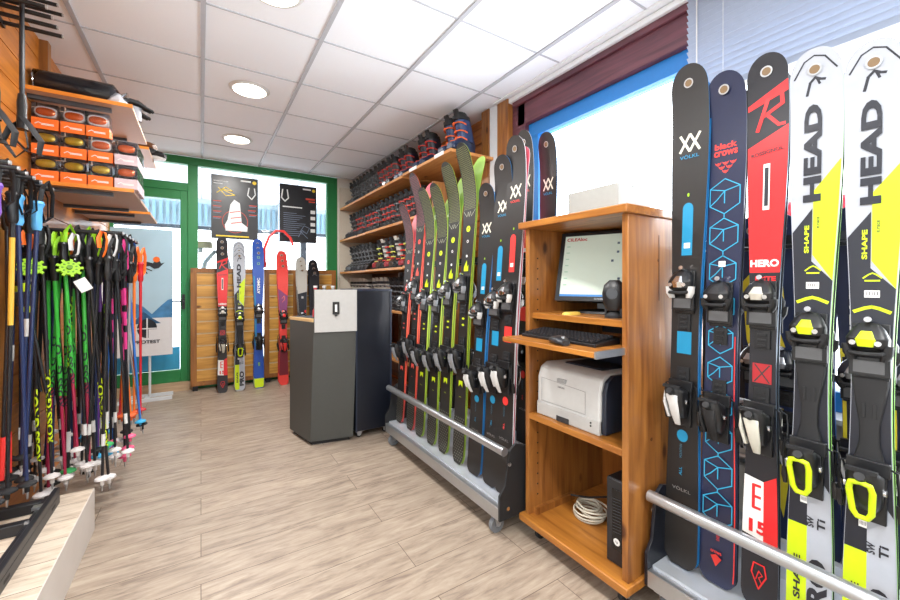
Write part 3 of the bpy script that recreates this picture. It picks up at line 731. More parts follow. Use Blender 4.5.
# ---------------------------------------------------------------- racks
def rack(x, ya, yb, label, upright=1.36):
    """x = front lip; the rack is double sided; ya near end, yb far end"""
    D_ = .74; t = thing('ski_rack', label, 'ski rack', (x, ya, 0)); L = yb-ya
    e = [(.0, .10), (.0, .22), (.035, .26), (.06, .42), (.10, .45), (.17, .43), (.30, .30), (D_-.30, .30), (D_-.17, .43), (D_-.10, .45), (D_-.06, .42), (D_-.035, .26), (D_, .22), (D_, .10)]
    for y in (0, L-.012):
        m = MB(); m.prism(e, 'y', y, y+.012); p = m.build('end_panel', NAVY if x > 1.3 else BLKM, t, .001)
        s = MB(); s_y = y-.003 if y == 0 else y+.012
        for (a, b) in ((.05, .15), (.06, .36), (D_-.06, .15), (D_-.06, .36)): s.cyl((a, s_y, b), (a, s_y+.003, b), .010)
        s.build('bolt', CHR, p)
    for q0, q1, q2, q3 in ((0, .012, 0, .03), (D_-.012, D_, D_-.03, D_)):
        m = MB(); m.b2((q0, .012, .10), (q1, L-.012, .155)); m.b2((q2, .012, .155), (q3, L-.012, .160)); m.build('lip', SILV, t, .001)
    m = MB(); m.b2((.012, .012, .10), (D_-.012, L-.012, .108)); m.prism([(.012, .155), (.05, .150), (D_/2-.02, .36), (D_/2-.02, .37), (.05, .16), (.012, .160)], 'y', .014, L-.014)
    m.prism([(D_-.012, .155), (D_-.05, .150), (D_/2+.02, .36), (D_/2+.02, .37), (D_-.05, .16), (D_-.012, .160)], 'y', .014, L-.014)
    m = MB(); m.b2((.012, .012, .10), (D_-.012, L-.012, .108)); m.b2((.03, .014, .150), (D_-.03, L-.014, .170)); m.b2((D_/2-.015, .014, .17), (D_/2+.015, L-.014, .30))
    m.build('tray', GALV, t)
    for a in (.03, D_-.03):
        MB().cyl((a, .0, .425), (a, L, .425), .021, n=16).build('rail', SILV, t)
    boxes('upright', BLK, t, [((D_/2-.02, a, .16), (D_/2+.02, a+.03, upright)) for a in (.04, L-.07)])
    m = MB(); m.b2((D_/2-.12, .02, upright), (D_/2-.08, L-.02, upright+.03)); m.b2((D_/2+.08, .02, upright), (D_/2+.12, L-.02, upright+.03))
    for a in (.04, L-.07): m.b2((D_/2-.12, a, upright+.002), (D_/2+.12, a+.03, upright+.028))
    m.build('top_beam', BLK, t)
    for a in (.045, D_-.045):
        for b in (.08, L-.06):
            c = caster(t, (a, b, 0), .10, .042, mat('wheel_grey', '#6e7176', .5))
def caster(t, loc, top, r=.036, col=RUB):
    x, y, _ = loc
    m = MB(); m.cyl((x, y-.011, r), (x, y+.011, r), r, n=20); c = m.build('caster', col, t, .003)
    m = MB()
    for q in (-.016, .016): m.prism([(x-.012, r-.006), (x+.012, r-.006), (x+.03, top-.008), (x-.022, top-.008)], 'y', y+q-.0015, y+q+.0015)
    m.b2((x-.035, y-.03, top-.01), (x+.035, y+.03, top-.001)); m.cyl((x, y-.02, r), (x, y+.02, r), .008)
    m.build('caster_fork', SILV, c)
rack(1.19, 1.44, 2.81, 'long wheeled steel ski rack holding the touring skis', 1.36)
rack(1.405, -.30, .855, 'near right wheeled steel ski rack with the silver tube rail', 1.36)
# rear row skis of near rack
for i, (Y, k) in enumerate(((.70, 'ny'), (.60, 'ny'), (.50, 'nh'), (.40, 'nh'), (.28, 'nh'), (.16, 'ny'))):
    lb = {'ny': 'short navy ski with yellow shapes', 'nh': 'short navy ski with white lettering'}[k]
    place(SK[k], (2.0, Y, .175), (R(3.5)*-1*-1, 0, R(-90)), '%s in the near rack, %s' % (lb, ('behind, beside the cabinet', 'behind the navy hexagon ski', 'behind the red race ski', 'behind the left HEAD ski', 'between the two HEAD skis', 'behind, at the right edge')[i]), None, (1, 1, 1.02))
# window shelf with helmets
t = thing('window_shelf', 'dark narrow shelf in front of the window behind the near rack', 'shelf', (1.95, -.4, 1.375))
MB().b2((.0, 0, 0), (.17, 1.24, .02)).build('board', BLKM, t)
m = MB()
for y in (.05, 1.17): m.b2((.08, y, -.67), (.105, y+.025, 0))
m.build('leg', BLKM, t)
m = MB(); m.b2((-.001, .0, -.07), (.012, 1.24, -.05)); m.build('rail', SILV, t)
RG = mat('helmet_red', '#d8203c', .2, coat=.6)
def helmet():
    t = thing('ski_helmet', '', 'helmet')
    vs = []; n = 24; rings = []
    m = MB(); sec = []
    for i in range(9):
        a = i/8*PI/2; sec.append((.035+.135*math.sin(a), 0, 0, .078*max(.06, math.cos(a))**.9, .10*max(.06, math.cos(a))**.9))
    m.loft([(.0, .012, 0, .055, .07), (.015, .012, 0, .070, .090)] + sec, 'z', n, 2.2); m.build('shell', RG, t)
    m = MB()
    for q in (-.03, 0, .03): m.loft([(.10, q-.04*0, -.086+abs(q)*.3, .008, .006), (.135, q, -.068+abs(q)*.3, .008, .012)], 'z', 8)
    m.build('vent', BLK, t)
    m = MB(); m.tube([(-.076, -.04, .05), (-.07, -.088, .045), (0, -.108, .045), (.07, -.088, .045), (.076, -.04, .05)], .010, 8); m.build('brim', BLK, t)
    m = MB(); m.loft([(.0, -.072, .02, .006, .02), (.05, -.076, .02, .008, .025)], 'z', 8); m.loft([(.0, .082, .02, .006, .02), (.05, .08, .02, .008, .025)], 'z', 8); m.build('ear_pad', BLK, t)
    return t
hm = helmet()
for (Y, lb) in ((.62, 'glossy red ski helmet on the window shelf, left one, by the hexagon ski'), (.46, 'glossy red ski helmet on the window shelf, behind the red race ski'), (.315, 'glossy red ski helmet on the window shelf, showing between the two white and yellow skis')):
    place(hm, (2.035, Y, 1.395), (0, 0, R(-80)), lb)
# venetian blind
t = thing('venetian_blind', 'white venetian blind hanging at the top of the near window', 'blind', (2.03, -1.2, 2.12))
m = MB(); z = .02
while z < .53:
    m.box((0, 1.105, z), (.032, 2.21, .0015), (0, R(42), 0)); z += .030
m.build('slats', mat('blind_slat', '#a3adc0', .45), t)
m = MB(); m.b2((-.014, 0, -.012), (.014, 2.21, 0)); m.build('bottom_bar', WHT, t)
m = MB(); m.b2((-.018, 0, .525), (.018, 2.21, .555)); m.build('head_rail', WHT, t)
m = MB()
for y in (.15, 1.1, 2.05): m.cyl((-.013, y, -.01), (-.013, y, .53), .0012, n=5)
m.cyl((-.02, 2.16, -.25), (-.02, 2.16, .53), .003, n=6)
m.build('cord', WHT, t)
# red sign outside the near window
t = thing('street_sign', 'small red square sign seen through the window above the cabinet', 'sign', (3.4, 1.55, 1.15))
MB().b2((0, 0, .55), (.02, .22, .90)).build('plate', mat('sign_red', '#c4232b', .4), t)
MB().cyl((.03, .11, -1.27), (.03, .11, .9), .02).build('post', SILV, t)
Dd = Deco(lambda a, z, h: (-h*3, .11-a, z), t); Dd.line('arrow', STK, [(-.06, .72), (-.02, .82), (.08, .84)], .02); Dd.done()

# ---------------------------------------------------------------- computer cabinet
cx0, cx1, cy0, cy1 = 1.335, 1.90, .875, 1.42
t = thing('computer_cabinet', 'tall open varnished pine computer cabinet on castors with pull-out tray', 'cabinet', (0, 0, 0))
m = MB(); m.b2((cx0, cy0, .115), (cx1, cy0+.026, 1.49)); m.build('side_panel', PINE, t, .002)
m = MB(); m.b2((cx0, cy1-.026, .115), (cx1, cy1, 1.49)); m.build('side_panel', PINE, t, .002)
m = MB(); m.b2((cx1-.012, cy0+.026, .115), (cx1, cy1-.026, .96)); m.build('back_panel', wood('pine_back', '#7a4216', '#9c5d24', 'Z'), t)
m = MB(); m.b2((cx1-.012, cy0+.026, .96), (cx1, cy1-.026, 1.49)); m.build('bay_shade_panel', mat('bay_shade', '#141826', .6), t)  # navy-black sheet stands in for the shadow behind the monitor
MB().b2((cx0-.03, cy0-.014, 1.49), (cx1+.01, cy1+.02, 1.522)).build('top_board', PINEY, t, .004)
MB().b2((cx0-.03, cy0-.014, .082), (cx1, cy1+.014, .115)).build('base_board', PINEY, t, .004)
for zz, xx in ((1.06, .02), (.578, .0)):
    MB().b2((cx0+xx, cy0+.026, zz), (cx1-.012, cy1-.026, zz+.027)).build('shelf', PINEY, t, .002)
MB().b2((1.165, cy0+.022, .965), (1.62, cy1-.03, .985)).build('keyboard_tray', PINEY, t, .002)
m = MB(); m.b2((1.168, cy0+.012, .962), (1.34, cy0+.021, .988)); m.b2((1.34, cy0+.027, .962), (1.62, cy0+.033, .964)); m.build('tray_runner', SILV, t)
m = MB(); m.b2((cx0+.03, cy1-.05, .115), (cx0+.30, cy1-.026, .145)); m.build('batten', PINE, t)
hs = MB()
for q in range(24): hs.cyl((cx0+.055, cy1-.0262, .20+q*.05), (cx0+.055, cy1-.0275, .20+q*.05), .004, n=8)
hs.build('shelf_pin_hole', BLKM, t)
m = MB()
for (a, b) in ((.35, 1.1), (.2, 1.32), (.42, .75), (.15, .62)): m.cyl((cx0+a, cy0+.0002, b), (cx0+a, cy0-.001, b), .007, n=10)
m.b2((cx0+.2, cy0-.0008, 1.16), (cx0+.206, cy0+.001, 1.42)); m.build('knot', mat('knot_brown', '#5b3210', .5), t)
for a in (cx0+.05, cx1-.06):
    for b in (cy0+.05, cy1-.05): caster(t, (a, b, 0), .082, .028)
tag(MB().b2((1.50, 1.03, 1.522), (1.74, 1.30, 1.66)).build('white_carton', mat('carton_grey', '#9fa19e', .7), None, .003), 'pale grey-white carton lying on top of the pine cabinet', 'box')
# monitor
t = thing('computer_monitor', 'silver-rimmed black computer monitor switched on, in the pine cabinet', 'monitor', (1.59, 1.175, 1.087), (0, 0, R(-90+22)))
sm = mat('screen_lit', '#bccabe', .3, emit=.25, var=.02)
M0 = Matrix.Translation((0, 0, .225)) @ Matrix.Rotation(R(-18), 4, 'X') @ Matrix.Scale(1.1, 4)
def tr(mb): mb.v = [M0 @ v for v in mb.v]; return mb
m = MB(); m.b2((-.19, 0, -.16), (.19, .03, .16)); tr(m).build('housing', BLK, t, .006)
m = MB(); m.b2((-.19, -.004, -.16), (-.172, 0, .16)); m.b2((.172, -.004, -.16), (.19, 0, .16)); m.b2((-.172, -.004, .144), (.172, 0, .16)); m.b2((-.172, -.004, -.16), (.172, 0, -.140)); tr(m).build('bezel', mat('bezel_dark', '#1f2124', .3), t)
m = MB(); m.b2((-.172, -.001, -.14), (.172, 0, .144)); sc = tr(m).build('screen', sm, t)
D = Deco(lambda a, z, h: tuple(M0 @ Vector((a, -.001-h, z))), t)
D.rect('taskbar', mat('taskbar_blue', '#2f6fae', .4, emit=.4), -.172, -.14, .172, -.130, n=1)
D.text('screen_lettering', mat('screen_red', '#a82a2c', .4, emit=.15), 'CILEAloc', -.118, .126, .09, .016, 0, .03)
ic = mat('icon_dark', '#45586c', .4)
for (a, b) in ((.06, .10), (.10, .10), (.06, .06), (.11, .06), (.085, .03), (.09, -.02), (.07, -.06), (.09, -.09), (.12, .02), (.04, .02), (.05, -.115), (.07, -.115), (.03, -.115)):
    D.rect('icon', ic, a-.005, b-.005, a+.005, b+.005, n=1)
for i in range(7): D.rect('icon_pale', mat('icon_pale', '#8fb09c', .4, emit=.3), -.160, .09-.03*i, -.145, .095-.03*i, n=1)
D.text('brand_lettering', SILV, 'SAMSUNG', 0, -.150, .04, .006)
D.done()
m = MB(); m.b2((-.03, .02, .02), (.03, .05, .2)); m.loft([(.0, 0, .02, .12, .09), (.012, 0, .02, .115, .085)], 'z', 24, 2.4); m.build('stand', BLK, t, .002)
# phone / webcam cradle
t = thing('barcode_scanner', 'black oval handheld scanner in a cradle before the monitor', 'scanner', (1.43, 1.00, 1.087), (0, 0, R(-70)))
m = MB(); m.loft([(.03, 0, 0, .030, .022), (.06, 0, -.004, .042, .026), (.10, 0, -.006, .046, .028), (.135, 0, 0, .040, .024), (.155, 0, .006, .02, .014)], 'z', 20, 2.2); m.build('body', BLK, t)
m = MB(); m.loft([(0, 0, 0, .035, .03), (.01, 0, 0, .034, .03), (.03, 0, 0, .012, .012)], 'z', 16); m.box((-.03, 0, .02), (.008, .03, .04)); m.box((.03, 0, .02), (.008, .03, .04)); m.build('cradle', BLKM, t)
m = MB(); m.cyl((0, -.034, .10), (0, -.036, .10), .022, n=20); m.build('lens_ring', mat('dark_grey2', '#34363a', .3), t)
m = MB(); m.loft([(0, 0, 0, .05, .03), (.01, 0, 0, .045, .025)], 'z', 14); tag(m.build('paper_note', mat('note_yellow', '#d3b24e', .6), None, loc=(1.43, 1.22, 1.087)), 'small yellowish pad lying at the foot of the monitor', 'note pad')
# keyboard and mouse
t = thing('keyboard', 'black computer keyboard on the pull-out tray', 'keyboard', (1.33, 1.16, .985), (0, 0, R(-90)))
m = MB(); m.prism([(-.075, 0), (.08, 0), (.08, .026), (-.075, .012)], 'x', -.2, .2); m.build('base', BLK, t, .002)
m = MB()
for r_ in range(6):
    for c_ in range(20):
        yy = -.06+r_*.022; m.box((-.18+c_*.0188, yy, .021+.0022*r_), (.015, .017, .008), (R(5), 0, 0), taper=.8)
m.build('keys', mat('key_black', '#222327', .4), t)
t = thing('computer_mouse', 'black computer mouse at the front edge of the tray', 'mouse', (1.215, 1.10, .985), (0, 0, R(-20)))
m = MB(); m.loft([(-.055, 0, .010, .018, .010), (-.03, 0, .015, .030, .015), (.0, 0, .018, .032, .018), (.035, 0, .014, .028, .014), (.055, 0, .008, .015, .008)], 'y', 16, 2.3); m.build('body', mat('mouse_grey', '#26282c', .3), t)
m = MB(); m.cyl((-.004, -.03, .028), (.004, -.03, .028), .007, n=12); m.build('wheel', SILV, t)
# printer
t = thing('laser_printer', 'light grey laser printer with dark side on the cabinet shelf', 'printer', (1.37, 1.19, .605), (0, 0, R(-90)))
PG = mat('printer_grey', '#c9cac9', .45); PD = mat('printer_navy', '#252c3a', .5)
W = .185
m = MB(); m.prism([(.0, 0), (.38, 0), (.38, .23), (.06, .245), (.02, .225), (.002, .18)], 'x', -W, W-.02); m.build('body', PG, t, .008)
m = MB(); m.prism([(.012, .005), (.38, .005), (.38, .228), (.07, .24), (.03, .218), (.014, .175)], 'x', W-.02, W); m.build('side_cover', PD, t, .004)
m = MB(); m.b2((-W-.001, -.004, .0), (W-.02, .05, .062)); m.build('paper_tray', mat('printer_grey2', '#bdbebd', .45), t, .005)
m = MB(); m.b2((-.06, -.007, .002), (.01, -.003, .025)); m.build('tray_grip', mat('grip_dark', '#3a3c40', .5), t)
m = MB(); m.b2((-.06, -.0035, .175), (-.01, .01, .192)); m.build('latch', mat('printer_grey3', '#9fa1a2', .4), t, .001)
D = Deco(lambda a, z, h: (a, -.0008-h, z), t)
for pts in ([(-W+.03, .07), (-W+.03, .178), (.095, .165), (.095, .07), (-W+.03, .07)],): D.line('panel_seam', mat('seam', '#77797c', .5), pts, .0015)
D.text('brand_lettering', mat('seam2', '#6a6c72', .4), 'SAMSUNG', -.035, .155, .04, .008, 0, .02)
D.done()
m = MB(); m.cyl((.125, -.006, .045), (.125, -.004, .045), .004, n=8); m.cyl((.125, -.006, .032), (.125, -.004, .032), .004, n=8); m.build('indicator', BLK, t)
m = MB(); m.prism([(.10, .244), (.30, .236), (.34, .275), (.33, .28), (.29, .245), (.10, .25)], 'x', -.10, .10); m.build('output_tray', PD, t)
# PC tower
t = thing('computer_tower', 'slim black computer tower standing at the bottom of the cabinet', 'computer', (1.385, .955, .115), (0, 0, R(-90)))
m = MB(); m.b2((-.05, .006, 0), (.05, .36, .335)); m.build('case', mat('pc_black', '#1a1b1f', .5), t, .003)
m = MB(); m.b2((-.048, 0, .002), (.048, .006, .333)); m.build('front_bezel', mat('pc_front', '#212226', .35), t, .003)
m = MB(); m.b2((-.022, -.003, .06), (.022, 0, .30)); m.build('drive_cover', mat('pc_gloss', '#0e0f12', .15), t, .002)
D = Deco(lambda a, z, h: (a, -.003-h, z), t); D.disc('logo', STK, .0, .095, .014); D.text('logo_lettering', INK, 'hp', 0, .095, .013, .014)
for i in range(12): D.line('vent', mat('grey_vent', '#3c3e44', .4), [(-.018, .13+i*.012), (.018, .135+i*.012)], .002)
D.done()
# power strip and cables
t = thing('power_strip', 'white power strip with plugs lying on the cabinet base', 'power strip', (1.62, 1.13, .115), (0, 0, R(35)))
MB().b2((-.14, -.028, 0), (.14, .028, .035)).build('strip', WHT, t, .005)
m = MB()
for q in (-.09, -.02, .05): m.loft([(.035, q, 0, .02, .018), (.06, q, 0, .018, .016), (.08, q, 0, .008, .008)], 'z', 10)
m.build('plug', BLK, t)
random.seed(3)
m = MB(); pts = []
for k in range(220):
    a = k*.24; r_ = .055+.016*math.sin(k*.11+1); pts.append((1.565+r_*math.cos(a)+.006*math.sin(k*.05), 1.22+r_*1.15*math.sin(a), .121+.00028*k+.004*math.sin(k*.37)))
m.tube(pts, .0042, 6); tag(m.build('coiled_cable', mat('cable_cream', '#cfc9b8', .5)), 'cream cable coiled on the cabinet base', 'cable')
m = MB(); pts = [(1.52, 1.30, .20), (1.55, 1.22, .215), (1.60, 1.15, .235), (1.62, 1.06, .22), (1.66, 1.02, .26), (1.80, 1.0, .45), (1.84, 1.0, .55)]
m.tube(pts, .005, 6); tag(m.build('power_cable', BLK), 'black cable running over the coiled cream one to the back panel', 'cable')
t = thing('wall_socket', 'white socket box under the printer shelf', 'socket', (1.74, .93, .515))
MB().b2((0, 0, 0), (.05, .09, .06)).build('box', WHT, t, .004); MB().tube([(.02, .08, 0), (.0, .10, -.06), (.05, .12, -.15), (.06, .11, -.25)], .004, 6).build('lead', mat('cable_cream', ''), t)

# ---------------------------------------------------------------- grey counter
t = thing('sales_counter', 'dark grey counter with a raised pale front panel and small black holder', 'counter', (.693, 3.065, 0))
GC = mat('counter_grey', '#40413e', .5); GC2 = mat('counter_side', '#43433f', .55)
pl = [(0, 0), (.312, -.065), (.312, .34), (-.076, .375)]; tx = .03
m = MB(); vs = [(x, y, .03) for x, y in pl] + [(x+(tx if x >= 0 else .0), y, .93) for x, y in pl]
m.add(vs, [(0,3,2,1), (4,5,6,7), (0,1,5,4), (1,2,6,5), (2,3,7,6), (3,0,4,7)]); m.build('body', GC, t, .003)
def inset(d): return [(d+.028, .06+d), (.338-d, .0+d), (.338-d, .34-d), (-.076+d, .375-d)]
MB().prism([(.024, .03), (.342, -.036), (.342, .34), (-.078, .377)], 'z', .93, .955).build('worktop', wood('beech_edge', '#c9a26c', '#dcb984', 'Y', .5, knots=False), t, .002)
MB().prism(inset(.012), 'z', .955, .958).build('worktop_mat', mat('mat_dark', '#23252a', .5), t)
u_ = Vector((.312, -.065, 0)).normalized(); v_ = Vector((-u_.y, u_.x, 0))
MF = Matrix(((u_.x, v_.x, 0, .028), (u_.y, v_.y, 0, -.004), (0, 0, 1, 0), (0, 0, 0, 1)))
def fr_(mb): mb.v = [MF @ p for p in mb.v]; return mb
fr_(MB().b2((.0, -.004, .86), (.322, .055, 1.18))).build('screen_panel', GC, t, .003)
fr_(MB().b2((.004, -.009, .855), (.318, -.004, 1.178))).build('pale_panel', mat('panel_pale', '#b4b3b1', .5), t, .001)
fr_(MB().b2((.135, -.02, .99), (.185, -.009, 1.085)).b2((.150, -.028, .975), (.170, -.02, .99))).build('holder', BLK, t, .002)
fr_(MB().b2((.152, -.023, 1.01), (.168, -.02, 1.065))).build('holder_insert', STK, t)
MB().prism([(.02, .02), (.295, -.03), (.295, .32), (-.05, .35)], 'z', 0, .03).build('plinth', BLKM, t)
t = thing('side_cabinet', 'dark navy cabinet on castors joined to the right of the grey counter', 'cabinet', (1.025, 3.0, 0), (0, 0, R(-1)))
m = MB(); m.b2((0, 0, .06), (.30, .42, 1.165)); m.build('body', NAVY, t, .003)
m = MB(); m.b2((-.002, -.006, 1.165), (.305, .42, 1.18)); m.b2((0, -.008, .06), (.012, 0, 1.165)); m.b2((.288, -.008, .06), (.30, 0, 1.165)); m.build('edge_trim', mat('navy_edge', '#232b3c', .4), t)
for a in (.04, .26): caster(t, (a, .05, 0), .06, .022); caster(t, (a, .36, 0), .06, .022)
m = MB(); m.b2((0, 0, 0), (.22, .014, .005))
for i, (xx, c) in enumerate(((.76, '#d03040'), (.83, '#8e9094'), (.90, '#b9babc'))):
    b_ = MB(); b_.loft([(0, 0, 0, .022, .022), (.05, 0, 0, .020, .020), (.07, 0, 0, .010, .010), (.09, 0, 0, .010, .010)], 'z', 12)
    tt = thing('spray_bottle', ('red-capped', 'dark grey', 'light grey')[i]+' small bottle on the counter worktop', 'bottle', (xx+.01, 3.22, .963))
    b_.build('body', mat('bottle_%d' % i, c, .4), tt); MB().cyl((0, 0, .09), (0, 0, .23), .012, n=12).build('cap', mat('bottle_%d' % i, c), tt)
    MB().cyl((0, 0, .23), (0, 0, .245), .016, n=12).build('nozzle', WHT, tt)

# ---------------------------------------------------------------- boot shelves
BX0, BX1 = 1.62, 2.10
t = thing('boot_shelving', 'long varnished wood boot shelving along the right wall', 'shelving', (0, 0, 0))
MB().b2((BX0, 5.40, .02), (BX1, 5.43, 2.55)).build('end_panel', mat('panel_cream', '#cfc6b6', .6), t, .002)
MB().b2((BX0+.05, 2.90, .02), (BX1, 2.93, 2.10)).build('end_panel', PINE, t, .002)
MB().b2((BX1-.012, 2.93, .05), (BX1, 5.40, 2.25)).build('back_panel', wood('shelf_back', '#4a2a18', '#6a3d22', 'Y', .6, knots=False), t)
SH = wood('shelf_wood', '#b3743a', '#cf9455', 'Y', .4)
ZS = (2.235, 1.80, 1.36, .93, .45)
for zz in ZS:
    for a, b, dz in ((2.55, 3.40, .010), (3.41, 4.40, .0), (4.41, 5.40, -.004)):
        if zz < 2.2 and a < 2.7: a = 2.93
        m = MB(); m.b2((BX0, a, zz+dz), (BX1-.012, b, zz+.025+dz)); m.build('shelf', SH, t, .002)
m = MB()
for yy in (3.40, 4.40): m.b2((BX1-.05, yy-.015, .02), (BX1-.012, yy+.015, 2.235))
m.build('standard', SILV, t)

def boot_proto(shell, cuff, buck, liner, lb='ski_boot'):
    t = thing(lb, '', 'ski boot')
    s = MB()
    s.loft([(-.150, 0, .045, .028, .022), (-.140, 0, .048, .040, .030), (-.10, 0, .058, .048, .040), (-.05, 0, .074, .049, .056), (0, 0, .090, .046, .070), (.06, 0, .10, .043, .080), (.11, 0, .095, .042, .075), (.135, 0, .085, .034, .060)], 'y', 16, 3)
    s.build('shell', shell, t)
    s = MB(); s.b2((-.036, -.165, 0), (.036, -.02, .022)); s.b2((-.034, .04, 0), (.034, .145, .024)); s.build('sole', BLKM, t, .003)
    s = MB()
    s.loft([(.115, 0, .055, .050, .078), (.16, 0, .045, .052, .076), (.21, 0, .028, .054, .074), (.26, 0, .010, .056, .072), (.295, 0, .004, .055, .066)], 'z', 18, 2.5)
    s.build('cuff', cuff, t)
    s = MB(); s.loft([(.28, 0, .0, .047, .058), (.32, 0, -.014, .048, .060), (.335, 0, -.014, .040, .052)], 'z', 16, 2.3)
    s.loft([(.29, 0, -.055, .030, .010), (.35, 0, -.082, .026, .010)], 'z', 10); s.build('liner', liner, t)
    s = MB(); s.loft([(.275, 0, -.002, .060, .076), (.305, 0, -.012, .060, .074)], 'z', 18, 2.5); s.build('power_strap', BLKM, t)
    for (z, y, dy, wd) in ((.245, .016, -.078, .056), (.185, .036, -.078, .054), (.130, -.04, -.03, .046), (.088, -.10, -.03, .045)):
        b = MB(); yy = y+dy if z > .14 else y
        b.tube([(-wd, yy+.05, z-.008), (-wd*.85, yy+.012, z), (-.018, yy-.006, z+.006), (.018, yy-.006, z+.006), (wd*.85, yy+.012, z), (wd, yy+.05, z-.008)], .0085, 6, flat=.5)
        b.box((-wd*.62, yy-.002, z+.004), (.030, .012, .018), (0, 0, R(-35)))
        b.build('buckle', buck, t)
    return t
SB = mat('shell_black', '#1b1b1e', .3, coat=.1); SN = mat('shell_navy', '#20304e', .3, coat=.1); SR = mat('shell_darkred', '#8e1f28', .3, coat=.1); SG = mat('shell_grey', '#515358', .35)
SW_ = mat('shell_white', '#d9d8d2', .35)
B_black = boot_proto(SB, SB, mat('buckle_grey', '#6d7074', .3, .5), BLKM)
B_red = boot_proto(SN, mat('cuff_navy', '#1b1e30', .35), mat('buckle_red', '#d03a2e', .35), BLKM)
B_org = boot_proto(SN, mat('cuff_blue', '#28406c', .3), mat('buckle_orange', '#ee6a30', .35), BLKM)
B_bred = boot_proto(SB, mat('cuff_charcoal', '#34363b', .35), mat('buckle_red', ''), BLKM)
B_mix = boot_proto(SR, SB, mat('buckle_lime', '#c9d060', .35), BLKM)
B_white = boot_proto(mat('shell_brown', '#3b2b22', .5), SW_, BLK, mat('liner_white', '#c9c6bd', .7))
rows = [
 (ZS[0], [(5.27-.125*i, B_black if i < 8 else B_bred) for i in range(12)] + [(3.70, B_red), (3.57, B_red), (3.27, B_red), (3.13, B_red), (2.80, B_org), (2.66, B_org)], 'top'),
 (ZS[1], [(5.28-.122*i, B_black if i in (0, 1) else (B_bred if i % 4 else B_black)) for i in range(17)] , 'second'),
 (ZS[2], [(5.28-.125*i, B_black) for i in range(7)] + [(4.30-.12*i, (B_mix, B_white, B_bred)[i % 3]) for i in range(9)], 'third'),
 (ZS[3], [(5.25-.12*i, B_white) for i in range(5)] + [(4.45-.12*i, B_white if i < 4 else B_black) for i in range(10)], 'fourth'),
 (ZS[4], [(5.25-.13*i, B_bred) for i in range(6)], 'bottom')]
names = {B_black.name: 'black ski boot with grey buckles', B_red.name: 'dark navy ski boot with red buckles', B_org.name: 'blue ski boot with orange buckles', B_bred.name: 'black ski boot with red buckles', B_mix.name: 'dark red ski boot with lime buckles', B_white.name: 'white-cuffed brown ski boot'}
for zz, lst, nm in rows:
    for j, (yy, pr) in enumerate(lst):
        lb = names[pr.name]; dz = .035 if yy < 3.41 else (.025 if yy < 4.41 else .021)
        if pr is B_org: place(pr, (1.80, yy, zz+dz), (0, 0, R(-74)), 'blue ski boot with orange buckles on the top shelf, %s of the pair' % ('far one' if yy > 2.7 else 'near one'))
        else: place(pr, (1.80, yy, zz+dz), (0, 0, R(-74+random.uniform(-5, 5))), '%s on the %s boot shelf' % (lb, nm), '%ss on the %s boot shelf' % (lb, nm), .97)
# snowboard-boot display under the shelf end: price cards
for i, yy in enumerate((2.72, 3.18)):
    tag(MB().b2((BX0-.006, yy-.07, ZS[0]+.012), (BX0, yy+.07, ZS[0]+.04)).build('price_card', STK), 'white price card on the top boot shelf edge below the %s boots' % ('orange-buckled', 'red-buckled')[i], 'price card')

# ---------------------------------------------------------------- left wall shelves
LS = wood('left_shelf_wood', '#d0741c', '#ee9a3a', 'X', .4, knots=False)
LU = mat('shelf_laminate', '#cfa88c', .45)
def wshelf(ya, yb, z, label):
    t = thing('wall_shelf', label, 'shelf', (-.82, ya, z))
    MB().b2((0, .004, 0), (.468, yb-ya, .02)).build('board', LU, t, .001)
    MB().b2((0, 0, -.001), (.47, .004, .021)).build('edge_band', LS, t)
    boxes('bracket', mat('bracket_grey', '#5a5f66', .35, .5), t, [((0, y, -.022), (.36, y+.03, -.001)) for y in (.07, yb-ya-.10)])
wshelf(3.04, 3.80, 2.29, 'upper orange-edged shelf on the left wall carrying a rolled bag')
wshelf(3.92, 4.55, 2.29, 'far upper orange-edged shelf on the left wall with shoes')
wshelf(3.10, 3.90, 1.79, 'lower orange-edged shelf on the left wall carrying the goggle boxes')
wshelf(4.02, 4.65, 1.79, 'far lower orange-edged shelf on the left wall')
struct(MB().b2((-.82, 3.30, 1.9), (-.78, 3.36, ZC)), 'trim_17', PINE)
struct(MB().b2((-.82, 2.60, 0), (-.775, 2.68, 1.5)), 'trim_18', PINE)
# goggle boxes
clr = glass_mat('clear_film', '#f4f4f6', .12)
def gog(label_col, frame, lens, strap):
    t = thing('goggle_box', '', 'goggle box')
    W, Dp, H = .112, .10, .145
    MB().b2((-W/2, 0, 0), (W/2, Dp, .062)).build('card_base', label_col, t, .001)
    m = MB(); m.b2((-W/2+.001, .001, .063), (W/2-.001, Dp-.001, H)); m.build('clear_cover', clr, t)
    MB().b2((-W/2+.004, Dp-.012, .064), (W/2-.004, Dp-.006, H-.002)).build('back_card', mat('goggle_card', '#c3b8bc', .5, var=.35, scale=30), t)
    m = MB(); m.loft([(.012, 0, .102, .024, .018), (.020, 0, .104, .048, .031), (.05, 0, .104, .050, .032), (.06, 0, .104, .044, .028)], 'y', 18, 3); m.build('goggle_frame', frame, t)
    m = MB(); m.loft([(.008, 0, .103, .030, .016), (.013, 0, .103, .041, .023)], 'y', 18, 2.6); m.build('lens', lens, t)
    m = MB(); m.tube([(-.048, .04, .10), (-.05, .06, .11), (-.03, .075, .12), (.02, .08, .118), (.05, .06, .10), (.047, .04, .10)], .007, 6, flat=.4); m.build('strap', strap, t)
    D = Deco(lambda a, z, h: (a, -.0004-h, z), t); D.line('logo', STK, [(-.04, .026), (-.026, .036), (-.014, .030), (.036, .030)], .004); D.rect('logo', STK, -.015, .022, .038, .026, n=1); D.done()
    return t
ye_l = mat('lens_yellow', '#c9a82e', .12, .3); or_l = mat('lens_orange', '#d0602a', .12, .3)
